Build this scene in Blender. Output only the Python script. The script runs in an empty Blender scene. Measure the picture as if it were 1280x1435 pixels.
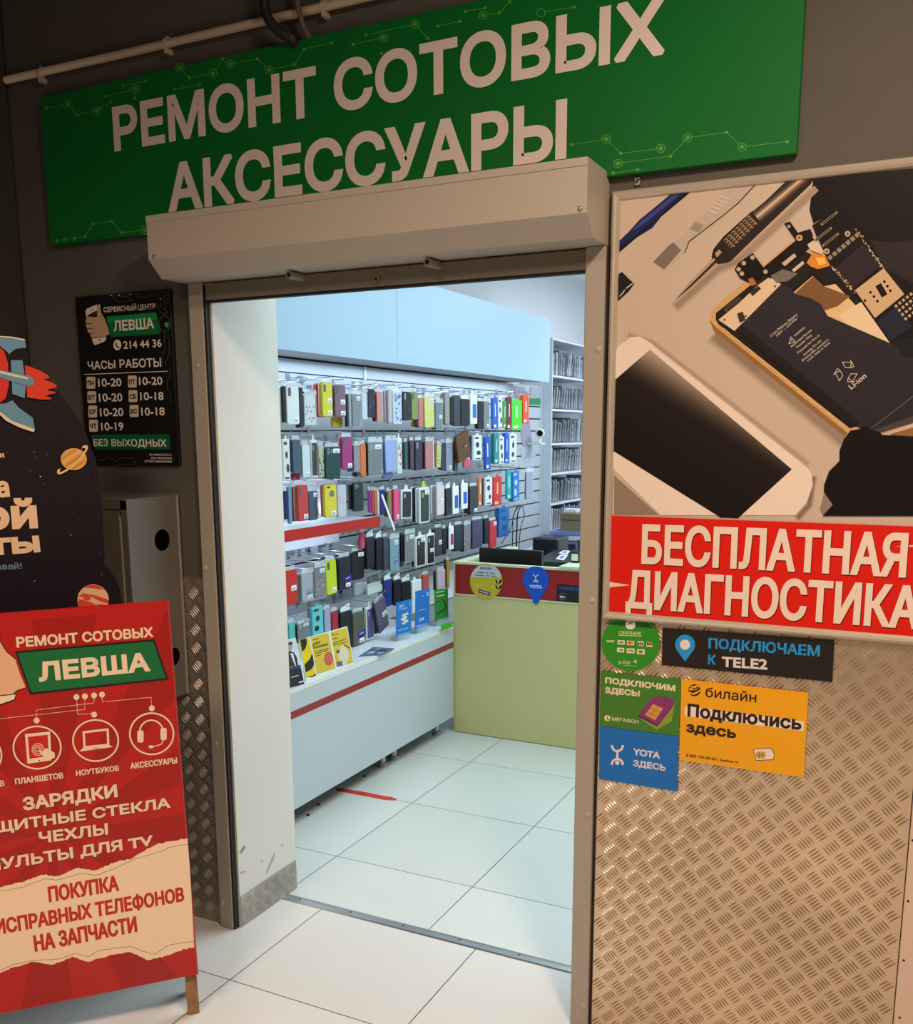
import bpy, math, random
from mathutils import Vector, Matrix
from mathutils.geometry import tessellate_polygon, delaunay_2d_cdt

random.seed(7)
S = bpy.context.scene
C = S.collection

# ------------------------------------------------------------------ camera
FPX, PPX, PPY = 1342.0, 640.0, 853.0          # focal length and principal point for a 1280x1435 frame
YAW, PITCH, ROLL = -0.46055577, -0.18190396, 0.00319787
CAM = Vector((0, 0, 1.63))
fw = Vector((math.sin(YAW) * math.cos(PITCH), math.cos(YAW) * math.cos(PITCH), math.sin(PITCH)))
rt = Vector((math.cos(YAW), -math.sin(YAW), 0))
dn = fw.cross(rt)
RT = math.cos(ROLL) * rt + math.sin(ROLL) * dn
DN = -math.sin(ROLL) * rt + math.cos(ROLL) * dn
cd = bpy.data.cameras.new('camera')
cam = bpy.data.objects.new('camera', cd)
C.objects.link(cam)
cam.matrix_world = Matrix(((RT.x, -DN.x, -fw.x, CAM.x), (RT.y, -DN.y, -fw.y, CAM.y), (RT.z, -DN.z, -fw.z, CAM.z), (0, 0, 0, 1)))
cd.sensor_fit = 'HORIZONTAL'
cd.sensor_width = 36
cd.lens = 36 * FPX / 1280
cd.shift_y = (PPY - 717.5) / 1280
cd.clip_start = 0.05
S.camera = cam

# ------------------------------------------------------------------ light and exposure
S.view_settings.view_transform = 'Standard'
S.view_settings.look = 'None'
S.view_settings.exposure = 0.0
S.view_settings.gamma = 1.0
S.view_settings.use_curve_mapping = False
W = bpy.data.worlds.new('world')
S.world = W
W.use_nodes = True
W.node_tree.nodes['Background'].inputs[0].default_value = (1.0, 0.73, 0.52, 1)
W.node_tree.nodes['Background'].inputs[1].default_value = 0.1


def area(name, loc, size, power, color, aim=(0, 0, -1), size_y=None, spread=180):
    l = bpy.data.lights.new(name, 'AREA')
    l.energy = power
    l.color = color
    l.size = size
    l.spread = math.radians(spread)
    if size_y:
        l.shape = 'RECTANGLE'
        l.size_y = size_y
    o = bpy.data.objects.new(name, l)
    C.objects.link(o)
    o.location = loc
    o.rotation_euler = (math.pi, 0, 0) if aim == (0, 0, 1) else Vector(aim).to_track_quat('-Z', 'Y').to_euler()
    return o


WARM = (1.0, 0.73, 0.52)
COOL = (0.70, 0.92, 0.98)
area('corridor_downlight', (0.25, 0.85, 3.12), 0.35, 62, WARM)
area('corridor_downlight', (-1.3, -0.6, 3.12), 0.7, 58, WARM, spread=158)
area('shop_ceiling_panel', (-0.8, 4.3, 2.85), 1.2, 78, COOL, size_y=3.2)
area('shop_ceiling_panel', (-1.2, 7.2, 2.85), 1.0, 62, (0.76, 0.85, 1.0), size_y=1.4)
area('canopy_led_strip', (-2.6, 4.45, 1.955), 0.03, 8, (0.62, 0.78, 1.0), size_y=3.5)
area('shelf_led_strip', (-2.655, 3.35, 1.24), 0.02, 1.6, (0.62, 0.78, 1.0), aim=(0, 0, 1), size_y=1.2)
area('shelf_led_strip', (-2.58, 3.4, 1.172), 0.02, 1.6, (0.62, 0.78, 1.0), size_y=1.2)

# ------------------------------------------------------------------ helpers


def ray(x, y):
    return RT * ((x - PPX) / FPX) + DN * ((y - PPY) / FPX) + fw


def on_plane(x, y, o, n):
    d = ray(x, y)
    return CAM + d * ((o - CAM).dot(n) / d.dot(n))


def onY(x, y, Y):
    return on_plane(x, y, Vector((0, Y, 0)), Vector((0, 1, 0)))


def onX(x, y, X):
    return on_plane(x, y, Vector((X, 0, 0)), Vector((1, 0, 0)))


def lin(c):
    f = lambda v: v / 12.92 if v <= 0.04045 else ((v + 0.055) / 1.055) ** 2.4
    return tuple(f(v / 255) for v in c) + (1,)


MATS = {}


def mat(c, rough=0.5, metal=0.0, spec=0.5, noise=0.0, scale=8.0, alpha=1.0, emit=0.0, bump=0.0, coat=0.0):
    key = (tuple(c), rough, metal, spec, noise, scale, alpha, emit, bump, coat)
    if key in MATS:
        return MATS[key]
    m = bpy.data.materials.new('surface')
    m.use_nodes = True
    nt = m.node_tree
    b = nt.nodes['Principled BSDF']
    b.inputs['Base Color'].default_value = lin(c)
    b.inputs['Roughness'].default_value = rough
    b.inputs['Metallic'].default_value = metal
    b.inputs['Specular IOR Level'].default_value = spec
    b.inputs['Alpha'].default_value = alpha
    b.inputs['Coat Weight'].default_value = coat
    b.inputs['Coat Roughness'].default_value = 0.15
    if emit:
        b.inputs['Emission Color'].default_value = lin(c)
        b.inputs['Emission Strength'].default_value = emit
    if noise or bump:
        tc = nt.nodes.new('ShaderNodeTexCoord')
        nz = nt.nodes.new('ShaderNodeTexNoise')
        nz.inputs['Scale'].default_value = scale
        nz.inputs['Detail'].default_value = 6
        nt.links.new(tc.outputs['Object'], nz.inputs['Vector'])
        if noise:
            mp = nt.nodes.new('ShaderNodeMapRange')
            mp.inputs[1].default_value = 0.3
            mp.inputs[2].default_value = 0.7
            mp.inputs[3].default_value = 1 - noise
            mp.inputs[4].default_value = 1 + noise
            nt.links.new(nz.outputs['Fac'], mp.inputs[0])
            mx = nt.nodes.new('ShaderNodeVectorMath')
            mx.operation = 'SCALE'
            mx.inputs[0].default_value = lin(c)[:3]
            nt.links.new(mp.outputs[0], mx.inputs['Scale'])
            nt.links.new(mx.outputs[0], b.inputs['Base Color'])
        if bump:
            bp = nt.nodes.new('ShaderNodeBump')
            bp.inputs['Strength'].default_value = bump
            bp.inputs['Distance'].default_value = 0.005
            nt.links.new(nz.outputs['Fac'], bp.inputs['Height'])
            nt.links.new(bp.outputs[0], b.inputs['Normal'])
    MATS[key] = m
    return m


class G:
    """collects faces in several materials and links them as ONE mesh"""

    def __init__(s):
        s.v, s.f, s.mi, s.ms = [], [], [], []

    def slot(s, m):
        if m not in s.ms:
            s.ms.append(m)
        return s.ms.index(m)

    def add(s, m, vs, fs):
        b = len(s.v)
        k = s.slot(m)
        s.v += [tuple(v) for v in vs]
        for f in fs:
            s.f.append(tuple(b + i for i in f))
            s.mi.append(k)
        return s

    def box(s, m, x0, x1, y0, y1, z0, z1, bev=0.0):
        if bev <= 0:
            vs = [(x, y, z) for x in (x0, x1) for y in (y0, y1) for z in (z0, z1)]
            return s.add(m, vs, [(0, 1, 3, 2), (4, 6, 7, 5), (0, 4, 5, 1), (2, 3, 7, 6), (0, 2, 6, 4), (1, 5, 7, 3)])
        # chamfered box
        P = {}
        vs = []
        X, Y, Z = (x0, x1), (y0, y1), (z0, z1)
        for i in (0, 1):
            for j in (0, 1):
                for k in (0, 1):
                    sx, sy, sz = (1, -1)[i], (1, -1)[j], (1, -1)[k]
                    for a in range(3):
                        p = [X[i] + sx * bev, Y[j] + sy * bev, Z[k] + sz * bev]
                        p[a] = (X[i], Y[j], Z[k])[a]
                        P[i, j, k, a] = len(vs)
                        vs.append(p)
        fs = []
        for i in (0, 1):
            fs.append([P[i, 0, 0, 0], P[i, 1, 0, 0], P[i, 1, 1, 0], P[i, 0, 1, 0]])
            fs.append([P[0, i, 0, 1], P[1, i, 0, 1], P[1, i, 1, 1], P[0, i, 1, 1]])
            fs.append([P[0, 0, i, 2], P[1, 0, i, 2], P[1, 1, i, 2], P[0, 1, i, 2]])
        for a in (0, 1):
            for b in (0, 1):
                fs.append([P[0, a, b, 1], P[1, a, b, 1], P[1, a, b, 2], P[0, a, b, 2]])
                fs.append([P[a, 0, b, 0], P[a, 1, b, 0], P[a, 1, b, 2], P[a, 0, b, 2]])
                fs.append([P[a, b, 0, 0], P[a, b, 1, 0], P[a, b, 1, 1], P[a, b, 0, 1]])
                for c in (0, 1):
                    fs.append([P[a, b, c, 0], P[a, b, c, 1], P[a, b, c, 2]])
        return s.add(m, vs, fs)

    def prism(s, m, pts, o, a, b, n, t, cham=0.0, mside=None):
        """extrude a 2D outline (a,b axes) from o by t along n, chamfering the far rim"""
        N = len(pts)
        o, a, b, n = Vector(o), Vector(a), Vector(b), Vector(n)
        cx = sum(p[0] for p in pts) / N
        cy = sum(p[1] for p in pts) / N
        w = max(p[0] for p in pts) - min(p[0] for p in pts)
        h = max(p[1] for p in pts) - min(p[1] for p in pts)
        lay = [(0, 1, 1), (t - cham, 1, 1)]
        if cham:
            lay.append((t, max(0.1, 1 - 2 * cham / w), max(0.1, 1 - 2 * cham / h)))
        vs = []
        for (d, kx, ky) in lay:
            vs += [o + a * (cx + (p[0] - cx) * kx) + b * (cy + (p[1] - cy) * ky) + n * d for p in pts]
        fs = []
        for L in range(len(lay) - 1):
            for i in range(N):
                j = (i + 1) % N
                fs.append((L * N + i, L * N + j, (L + 1) * N + j, (L + 1) * N + i))
        s.add(mside or m, vs, fs)
        tri = tessellate_polygon([[Vector((p[0], p[1], 0)) for p in pts]])
        top = len(lay) - 1
        s.add(m, vs[top * N:], [tuple(q) for q in tri])
        s.add(mside or m, vs[:N], [tuple(q) for q in tri])
        return s

    def tube(s, m, pts, r, n=8, r1=None):
        pts = [Vector(p) for p in pts]
        K = len(pts)
        vs = []
        up = Vector((0.013, 0.031, 1)).normalized()
        for i, p in enumerate(pts):
            d = (pts[min(i + 1, K - 1)] - pts[max(i - 1, 0)]).normalized()
            q = up if abs(d.dot(up)) < 0.95 else Vector((1, 0.02, 0))
            a = d.cross(q).normalized()
            b = d.cross(a)
            rr_ = r if r1 is None else r + (r1 - r) * i / (K - 1)
            vs += [p + (a * math.cos(2 * math.pi * k / n) + b * math.sin(2 * math.pi * k / n)) * rr_ for k in range(n)]
        fs = [(i * n + k, i * n + (k + 1) % n, (i + 1) * n + (k + 1) % n, (i + 1) * n + k) for i in range(K - 1) for k in range(n)]
        fs += [tuple(range(n)), tuple((K - 1) * n + k for k in range(n))]
        return s.add(m, vs, fs)

    def dome(s, m, o, n, r, h, seg=14):
        o, n = Vector(o), Vector(n).normalized()
        a = n.orthogonal().normalized()
        b = n.cross(a)
        vs, fs = [], []
        for (k, d) in ((1, 0), (1, 0.35), (0.8, 0.75), (0.4, 0.97)):
            vs += [o + (a * math.cos(2 * math.pi * i / seg) + b * math.sin(2 * math.pi * i / seg)) * r * k + n * h * d for i in range(seg)]
        vs.append(o + n * h)
        for L in range(3):
            fs += [(L * seg + i, L * seg + (i + 1) % seg, (L + 1) * seg + (i + 1) % seg, (L + 1) * seg + i) for i in range(seg)]
        fs += [(3 * seg + i, 3 * seg + (i + 1) % seg, 4 * seg) for i in range(seg)]
        return s.add(m, vs, fs)

    def ball(s, m, o, r, seg=16, sc=(1, 1, 1)):
        vs, fs = [], []
        R = seg // 2
        for j in range(R + 1):
            t = math.pi * j / R
            for i in range(seg):
                p = 2 * math.pi * i / seg
                vs.append((o[0] + r * sc[0] * math.sin(t) * math.cos(p), o[1] + r * sc[1] * math.sin(t) * math.sin(p), o[2] + r * sc[2] * math.cos(t)))
        for j in range(R):
            for i in range(seg):
                fs.append((j * seg + i, j * seg + (i + 1) % seg, (j + 1) * seg + (i + 1) % seg, (j + 1) * seg + i))
        return s.add(m, vs, fs)

    def obj(s, name, parent=None, smooth=False):
        me = bpy.data.meshes.new(name)
        me.from_pydata(s.v, [], s.f)
        for m in s.ms:
            me.materials.append(m)
        me.polygons.foreach_set('material_index', s.mi)
        if smooth:
            me.polygons.foreach_set('use_smooth', [True] * len(s.f))
        me.validate()
        o = bpy.data.objects.new(name, me)
        C.objects.link(o)
        if parent:
            o.parent = parent
        return o


def tag(o, label, cat, group=None, kind=None):
    o['label'] = label
    o['category'] = cat
    if group:
        o['group'] = group
    if kind:
        o['kind'] = kind
    return o


def thing(name, label, cat, loc=(0, 0, 0), rot=(0, 0, 0), group=None):
    o = bpy.data.objects.new(name, None)
    o.empty_display_size = 0.05
    C.objects.link(o)
    o.location = loc
    o.rotation_euler = rot
    return tag(o, label, cat, group)


def local(o, parent):
    """parent o, whose mesh is in world coordinates, to a thing placed at its base"""
    o.parent = parent
    o.matrix_parent_inverse = Matrix.LocRotScale(parent.location, parent.rotation_euler, None).inverted()
    return o


def struct(g, name):
    o = g.obj(name)
    o['kind'] = 'structure'
    return o


# ------------------------------------------------------------------ lettering and flat artwork
_TXT, _GLYPH = {}, {}


def raw_text(s):
    """outline loops of a line of text: (loop points, triangles of each outer loop with its holes)"""
    if s in _TXT:
        return _TXT[s]
    cu = bpy.data.curves.new('text', 'FONT')
    cu.body = s
    o = bpy.data.objects.new('text', cu)
    C.objects.link(o)
    dg = bpy.context.evaluated_depsgraph_get()
    oe = o.evaluated_get(dg)
    cv = oe.to_curve(dg)
    loops = []
    for sp_ in cv.splines:
        bp = sp_.bezier_points
        L = []
        for i in range(len(bp)):
            a, b = bp[i], bp[(i + 1) % len(bp)]
            p0, p1, p2, p3 = a.co.xy, a.handle_right.xy, b.handle_left.xy, b.co.xy
            d = p3 - p0
            dev = max(abs(d.cross(p1 - p0)), abs(d.cross(p2 - p0))) / (d.length + 1e-9)
            n = 1 if dev < 0.002 else 5
            for k in range(n):
                t = k / n
                q = p0 * (1 - t) ** 3 + p1 * 3 * t * (1 - t) ** 2 + p2 * 3 * t * t * (1 - t) + p3 * t ** 3
                if not L or (L[-1] - q).length > 1e-4:
                    L.append(q)
        if len(L) > 2 and (L[0] - L[-1]).length < 1e-4:
            L.pop()
        if len(L) > 2:
            loops.append([(p.x, p.y) for p in L])
    oe.to_curve_clear()
    bpy.data.objects.remove(o)
    bpy.data.curves.remove(cu)
    # group the loops of one letter, then keep each letter's filled triangles (non-zero winding)
    loops.sort(key=lambda l: min(p[0] for p in l))
    groups = []
    for l in loops:
        a, b = min(p[0] for p in l), max(p[0] for p in l)
        if groups and a < groups[-1][1] - 1e-4:
            groups[-1][0].append(l)
            groups[-1][1] = max(groups[-1][1], b)
        else:
            groups.append([[l], b])
    out = []
    for ls, _ in groups:
        x0 = min(p[0] for l in ls for p in l)
        key = tuple((round(p[0] - x0, 3), round(p[1], 3)) for l in ls for p in l)
        if key not in _GLYPH:
            V, E = [], []
            for l in ls:
                b = len(V)
                V += [Vector((p[0] - x0, p[1])) for p in l]
                E += [(b + i, b + (i + 1) % len(l)) for i in range(len(l))]
            seg = [(V[a], V[b]) for a, b in E]
            r = delaunay_2d_cdt(V, E, [], 0, 1e-5)
            P, T = [(v.x, v.y) for v in r[0]], []
            for f in r[2]:
                cx, cy = sum(P[i][0] for i in f) / 3, sum(P[i][1] for i in f) / 3
                wn = 0
                for a, b in seg:
                    if a.y <= cy < b.y or b.y <= cy < a.y:
                        if a.x + (cy - a.y) * (b.x - a.x) / (b.y - a.y) > cx:
                            wn += 1 if b.y > a.y else -1
                if wn:
                    a, b, c = (P[i] for i in f)
                    ccw = (b[0] - a[0]) * (c[1] - a[1]) - (b[1] - a[1]) * (c[0] - a[0]) > 0
                    T.append(tuple(f) if ccw else tuple(f)[::-1])
            es = {(t[i], t[(i + 1) % 3]) for t in T for i in range(3)}
            _GLYPH[key] = (P, T, [e for e in es if (e[1], e[0]) not in es])
        out.append((x0, _GLYPH[key]))
    _TXT[s] = out
    return out


CAPH = max(p[1] for _, q in raw_text('Н') for p in q[0])
XH = max(p[1] for _, q in raw_text('н') for p in q[0])


def text_faces(s, w, h, d, ref='cap'):
    """2D faces for s filling width w with cap height h; strokes thickened by d"""
    gl = raw_text(s)
    xs = [x + p[0] for x, q in gl for p in q[0]]
    x0, x1 = min(xs), max(xs)
    kx = (w - 2 * d) / (x1 - x0)
    ky = (h - 2 * d) / (CAPH if ref == 'cap' else XH)
    out = []
    for gx, (P, T, B) in gl:
        Q = [((gx + p[0] - x0) * kx + d, p[1] * ky + d) for p in P]
        out += [[Q[i] for i in t] for t in T]
        if d <= 0:
            continue
        nxt, nr = {}, {}
        for a, b in B:
            dx, dy = Q[b][0] - Q[a][0], Q[b][1] - Q[a][1]
            L = math.hypot(dx, dy) or 1e-9
            nr[a, b] = (dy / L, -dx / L)
            nxt.setdefault(a, []).append(b)
        for (a, b), n1 in nr.items():
            p, q = Q[a], Q[b]
            out.append([p, q, (q[0] + n1[0] * d, q[1] + n1[1] * d), (p[0] + n1[0] * d, p[1] + n1[1] * d)])
            for c in nxt.get(b, []):
                n2 = nr[b, c]
                if n1[0] * n2[1] - n1[1] * n2[0] < 1e-4:
                    continue
                cs = n1[0] * n2[0] + n1[1] * n2[1]
                e1 = (q[0] + n1[0] * d, q[1] + n1[1] * d)
                e2 = (q[0] + n2[0] * d, q[1] + n2[1] * d)
                if cs > -0.5:
                    out.append([q, e1, (q[0] + (n1[0] + n2[0]) * d / (1 + cs), q[1] + (n1[1] + n2[1]) * d / (1 + cs)), e2])
                else:
                    out.append([q, e1, e2])
    return out


class Sheet:
    """flat artwork on a plane; every layer lies 0.3 mm above the one below"""

    def __init__(s, o, u, n, step=0.0003):
        s.o, s.n = Vector(o), Vector(n).normalized()
        s.u = Vector(u)
        s.u = (s.u - s.n * s.u.dot(s.n)).normalized()
        s.w = s.n.cross(s.u)
        s.step = step
        s.g = G()
        s.cnt = 0

    def uv(s, x, y):
        p = on_plane(x, y, s.o, s.n) - s.o
        return (p.dot(s.u), p.dot(s.w))

    def at(s, q, k=0, j=None):
        return s.o + s.u * q[0] + s.w * q[1] + s.n * (s.step * k + 1.4e-5 * ((s.cnt if j is None else j) % 17))

    def poly(s, m, pts, k=1, g=None, raw=False):
        q = pts if raw else [s.uv(*p) for p in pts]
        s.cnt += 1
        tri = tessellate_polygon([[Vector((p[0], p[1], 0)) for p in q]])
        (g or s.g).add(m, [s.at(p, k) for p in q], [tuple(t) for t in tri])

    def stroke(s, m, pts, w, k=1, g=None, close=False):
        """px polyline of px width w"""
        g = g or s.g
        P = list(pts) + ([pts[0]] if close else [])
        for (a, b) in zip(P, P[1:]):
            dx, dy = b[0] - a[0], b[1] - a[1]
            L = math.hypot(dx, dy) or 1
            ox, oy = -dy / L * w / 2, dx / L * w / 2
            ex, ey = dx / L * w * 0.25, dy / L * w * 0.25
            q = [(a[0] + ox - ex, a[1] + oy - ey), (b[0] + ox + ex, b[1] + oy + ey), (b[0] - ox + ex, b[1] - oy + ey), (a[0] - ox - ex, a[1] - oy - ey)]
            s.cnt += 1
            g.add(m, [s.at(s.uv(*p), k) for p in q], [(0, 1, 2, 3)])

    def text(s, m, t, bl, br, tl, d=0.03, k=2, g=None, ref='cap'):
        g = g or s.g
        a, b, c = Vector(s.uv(*bl)), Vector(s.uv(*br)), Vector(s.uv(*tl))
        ex = (b - a)
        w = ex.length
        ex = ex / w
        ey = Vector((-ex.y, ex.x))
        h = abs((c - a).dot(ey))
        for f in text_faces(t, w, h, d * h, ref):
            s.cnt += 5
            g.add(m, [s.at(a + ex * p[0] + ey * p[1], k) for p in f], [tuple(range(len(f)))])


def circ(cx, cy, r, n=24, ry=None, a0=0, a1=360):
    ry = r if ry is None else ry
    full = abs(a1 - a0) >= 360
    N = n if full else n + 1
    return [(cx + r * math.cos(math.radians(a0 + (a1 - a0) * i / n)), cy + ry * math.sin(math.radians(a0 + (a1 - a0) * i / n))) for i in range(N)]


def rrect(x0, y0, x1, y1, r, n=4):
    out = []
    for (cx, cy, a) in ((x1 - r, y1 - r, 0), (x0 + r, y1 - r, 90), (x0 + r, y0 + r, 180), (x1 - r, y0 + r, 270)):
        out += [(cx + r * math.cos(math.radians(a + 90 * i / n)), cy + r * math.sin(math.radians(a + 90 * i / n))) for i in range(n + 1)]
    return out


def crop(ox, oy, s):
    return lambda *pts: [(ox + x / s, oy + y / s) for (x, y) in pts]


WHITE = mat((236, 232, 228), 0.45)
BLACK = mat((14, 14, 15), 0.45)
# ------------------------------------------------------------------ the setting
WY = 2.33
grey_wall = mat((88, 85, 80), 0.75, noise=0.08, scale=5)
white_wall = mat((228, 230, 232), 0.6, noise=0.02, scale=2)
OPL, OPR, OPT = -1.975, -0.785, 2.234
g = G()
g.box(grey_wall, -2.85, OPL, WY, 2.645, 0, 3.3)
g.box(grey_wall, OPR, 1.6, WY, 2.645, 0, 3.3)
g.box(grey_wall, OPL, OPR, WY, 2.645, OPT, 3.3)
struct(g, 'wall_front')
struct(G().box(mat((58, 55, 53), 0.8), -3.0, -2.83, 0.2, 2.33, 0, 3.3), 'wall_left')
struct(G().box(mat((70, 66, 62), 0.85, noise=0.05), -3.0, 1.6, -1.6, 2.4, 3.3, 3.4), 'ceiling')
struct(G().box(white_wall, -3.0, -2.86, 2.645, 9.0, 0, 2.9), 'wall_left')
struct(G().box(white_wall, -3.0, 0.95, 9.0, 9.15, 0, 2.9), 'wall_back')
struct(G().box(white_wall, 0.8, 0.95, 2.645, 9.0, 0, 2.9), 'wall_right')
struct(G().box(white_wall, -3.0, 0.95, 2.645, 9.15, 2.9, 3.0), 'ceiling')


def tile_mat(px, x0, py, y0, base):
    m = bpy.data.materials.new('tiles')
    m.use_nodes = True
    nt = m.node_tree
    N, L = nt.nodes, nt.links
    b = N['Principled BSDF']
    tc = N.new('ShaderNodeTexCoord')
    sp = N.new('ShaderNodeSeparateXYZ')
    L.new(tc.outputs['Object'], sp.inputs[0])

    def M(op, a, v):
        n = N.new('ShaderNodeMath')
        n.operation = op
        for i, q in enumerate((a, v)):
            if isinstance(q, (int, float)):
                n.inputs[i].default_value = q
            elif q is not None:
                L.new(q, n.inputs[i])
        return n.outputs[0]
    outs, cells = [], []
    for ax, p, o in ((0, px, x0), (1, py, y0)):
        t = M('DIVIDE', M('SUBTRACT', sp.outputs[ax], o), p)
        cells.append(M('FLOOR', t, None))
        fr = M('FRACT', t, None)
        dd = M('MINIMUM', fr, M('SUBTRACT', 1.0, fr))
        outs.append(M('GREATER_THAN', M('MULTIPLY', dd, p), 0.0016))
    tile = M('MULTIPLY', outs[0], outs[1])
    nz = N.new('ShaderNodeTexNoise')
    nz.inputs['Scale'].default_value = 1.7
    nz.inputs['Detail'].default_value = 8
    L.new(tc.outputs['Object'], nz.inputs['Vector'])
    n2 = N.new('ShaderNodeTexNoise')
    n2.inputs['Scale'].default_value = 60
    n2.inputs['Detail'].default_value = 3
    L.new(tc.outputs['Object'], n2.inputs['Vector'])
    speck = M('MULTIPLY', M('GREATER_THAN', n2.outputs['Fac'], 0.77), 0.35)
    hsh = M('FRACT', M('MULTIPLY', M('ADD', M('MULTIPLY', cells[0], 3.7), M('MULTIPLY', cells[1], 7.3)), 0.317), None)
    val = M('ADD', M('ADD', 0.9, M('MULTIPLY', nz.outputs['Fac'], 0.12)), M('MULTIPLY', hsh, 0.06))
    val = M('SUBTRACT', val, speck)
    sc = N.new('ShaderNodeVectorMath')
    sc.operation = 'SCALE'
    sc.inputs[0].default_value = lin(base)[:3]
    L.new(val, sc.inputs['Scale'])
    mx = N.new('ShaderNodeMix')
    mx.data_type = 'RGBA'
    mx.inputs[6].default_value = lin((52, 46, 42))
    L.new(sc.outputs[0], mx.inputs[7])
    L.new(tile, mx.inputs[0])
    L.new(mx.outputs[2], b.inputs['Base Color'])
    b.inputs['Roughness'].default_value = 0.28
    return m


f1 = tile_mat(0.595, -1.798, 0.6, 2.069, (226, 222, 218))
f2 = tile_mat(0.588, -1.984, 0.607, 2.937, (215, 218, 214))
struct(G().box(f1, -3.0, 1.6, -1.6, 2.575, -0.08, 0), 'floor')
struct(G().box(f2, -3.0, 0.95, 2.575, 9.0, -0.08, 0), 'floor')
# white board lining the side of the doorway
reveal = struct(G().box(mat((226, 222, 214), 0.4, noise=0.03, scale=3), OPL, -1.968, 2.334, 2.65, 0, OPT), 'trim_1')


sc = Sheet((-1.968, 0, 0), (0, 1, 0), (1, 0, 0))
for k, (pts, c) in enumerate((([(335, 1195), (342, 1184), (344, 1188), (339, 1196)], (150, 146, 138)), ([(383, 1197), (386, 1193), (384, 1204), (379, 1214), (374, 1225), (372, 1224), (377, 1211)], (186, 176, 154)), ([(366, 1206), (368, 1205), (369, 1207), (367, 1208)], (160, 154, 146)), ([(336, 1222), (344, 1220), (345, 1222), (338, 1225)], (190, 182, 166)), ([(394, 1183), (396, 1182), (395, 1188)], (170, 164, 156)))):
    sc.poly(mat(c, 0.5), pts, 1)
struct(sc.g, 'trim_2')
for (x, y, lb) in ((511, 1087.5, 'small dark crumb on the floor by the display counter legs'), (446.5, 1127.5, 'small dark crumb under the near part of the display counter'), (432, 1142, 'small dark crumb nearest the white doorway board')):
    p = on_plane(x, y, Vector((0, 0, .004)), Vector((0, 0, 1)))
    tag(G().ball(mat((40, 38, 36), .7), (p.x, p.y, .0045), .0075, 8, (1.2, 1, .55)).obj('floor_crumb'), lb, 'debris')

# ------------------------------------------------------------------ tread plate
def tread(m, o, a, b, n, w, h, P=0.06, name='tread_plate', thick=0.003):
    o, a, b, n = map(Vector, (o, a, b, n))
    g = G()
    vs = [o, o + a * w, o + a * w + b * h, o + b * h]
    g.add(m, [v + n * thick for v in vs], [(0, 1, 2, 3)])
    g.add(m, vs + [v + n * thick for v in vs], [(0, 1, 5, 4), (1, 2, 6, 5), (2, 3, 7, 6), (3, 0, 4, 7)])
    r2 = math.sqrt(0.5)
    V, Fc = [], []
    for half in (0, 1):
        ax = (r2, r2) if half == 0 else (-r2, r2)
        st = (-r2, r2) if half == 0 else (r2, r2)
        i = 0
        y = P * 0.3 + half * P / 2
        while y < h:
            x = P * 0.3 + half * P / 2
            while x < w:
                for k in range(-2, 3):
                    cx, cy = x + st[0] * k * 0.0081, y + st[1] * k * 0.0081
                    L = 0.0182 - abs(k) * 0.0009
                    W_ = 0.0025
                    pts = [(-L, 0, 0), (-L * .5, -W_ * .85, 0), (0, -W_, 0), (L * .5, -W_ * .85, 0), (L, 0, 0), (L * .5, W_ * .85, 0), (0, W_, 0), (-L * .5, W_ * .85, 0), (-L * .55, 0, .0019), (0, 0, .0025), (L * .55, 0, .0019)]
                    q = []
                    ok = True
                    for (t, sd, z) in pts:
                        px_, py_ = cx + ax[0] * t + st[0] * sd, cy + ax[1] * t + st[1] * sd
                        if not (0 <= px_ <= w and 0 <= py_ <= h):
                            ok = False
                            break
                        q.append(o + a * px_ + b * py_ + n * (thick + z))
                    if not ok:
                        continue
                    B = len(V)
                    V += q
                    Fc += [tuple(B + j for j in f) for f in ((0, 1, 8), (1, 2, 9, 8), (2, 3, 10, 9), (3, 4, 10), (4, 5, 10), (5, 6, 9, 10), (6, 7, 8, 9), (7, 0, 8))]
                x += P
            y += P
    g.add(m, V, Fc)
    return g.obj(name)


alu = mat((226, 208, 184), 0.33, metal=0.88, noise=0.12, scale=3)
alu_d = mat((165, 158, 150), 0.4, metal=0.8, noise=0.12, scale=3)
PL_T = onY(262, 808, WY).z
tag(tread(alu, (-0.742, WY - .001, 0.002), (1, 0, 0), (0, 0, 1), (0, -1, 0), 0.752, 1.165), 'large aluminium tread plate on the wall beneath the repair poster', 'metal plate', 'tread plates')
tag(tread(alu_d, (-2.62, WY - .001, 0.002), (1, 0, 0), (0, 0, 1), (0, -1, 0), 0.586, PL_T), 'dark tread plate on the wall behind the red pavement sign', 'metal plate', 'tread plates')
tag(tread(mat((176, 172, 164), 0.45, metal=0.6, noise=0.15, scale=6), (-1.9675, 2.336, 0.002), (0, 1, 0), (0, 0, 1), (1, 0, 0), 0.312, 0.108, P=0.05, thick=0.002), 'low tread plate strip along the foot of the white doorway reveal', 'metal plate', 'tread plates')

# pale strip at the far side of the big tread plate
x1 = 0.0125
g = G().box(mat((226, 204, 190), 0.4), x1, 0.075, WY - 0.012, WY - 0.0005, 0.0, 1.14, bev=0.002)
t = thing('edge_strip', 'pale riveted metal strip beside the big tread plate', 'trim', (x1, WY, 0))
local(g.obj('strip'), t)
for (x, y) in ((1275.5, 1177), (1269, 1262), (1263, 1345), (1257.5, 1425)):
    p = onY(x, y, WY - 0.012)
    local(G().dome(mat((70, 55, 45), 0.4, metal=0.6), (max(p.x, x1) + 0.006, p.y, p.z), (0, -1, 0), 0.003, 0.0015, 8).obj('rivet'), t)

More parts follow.
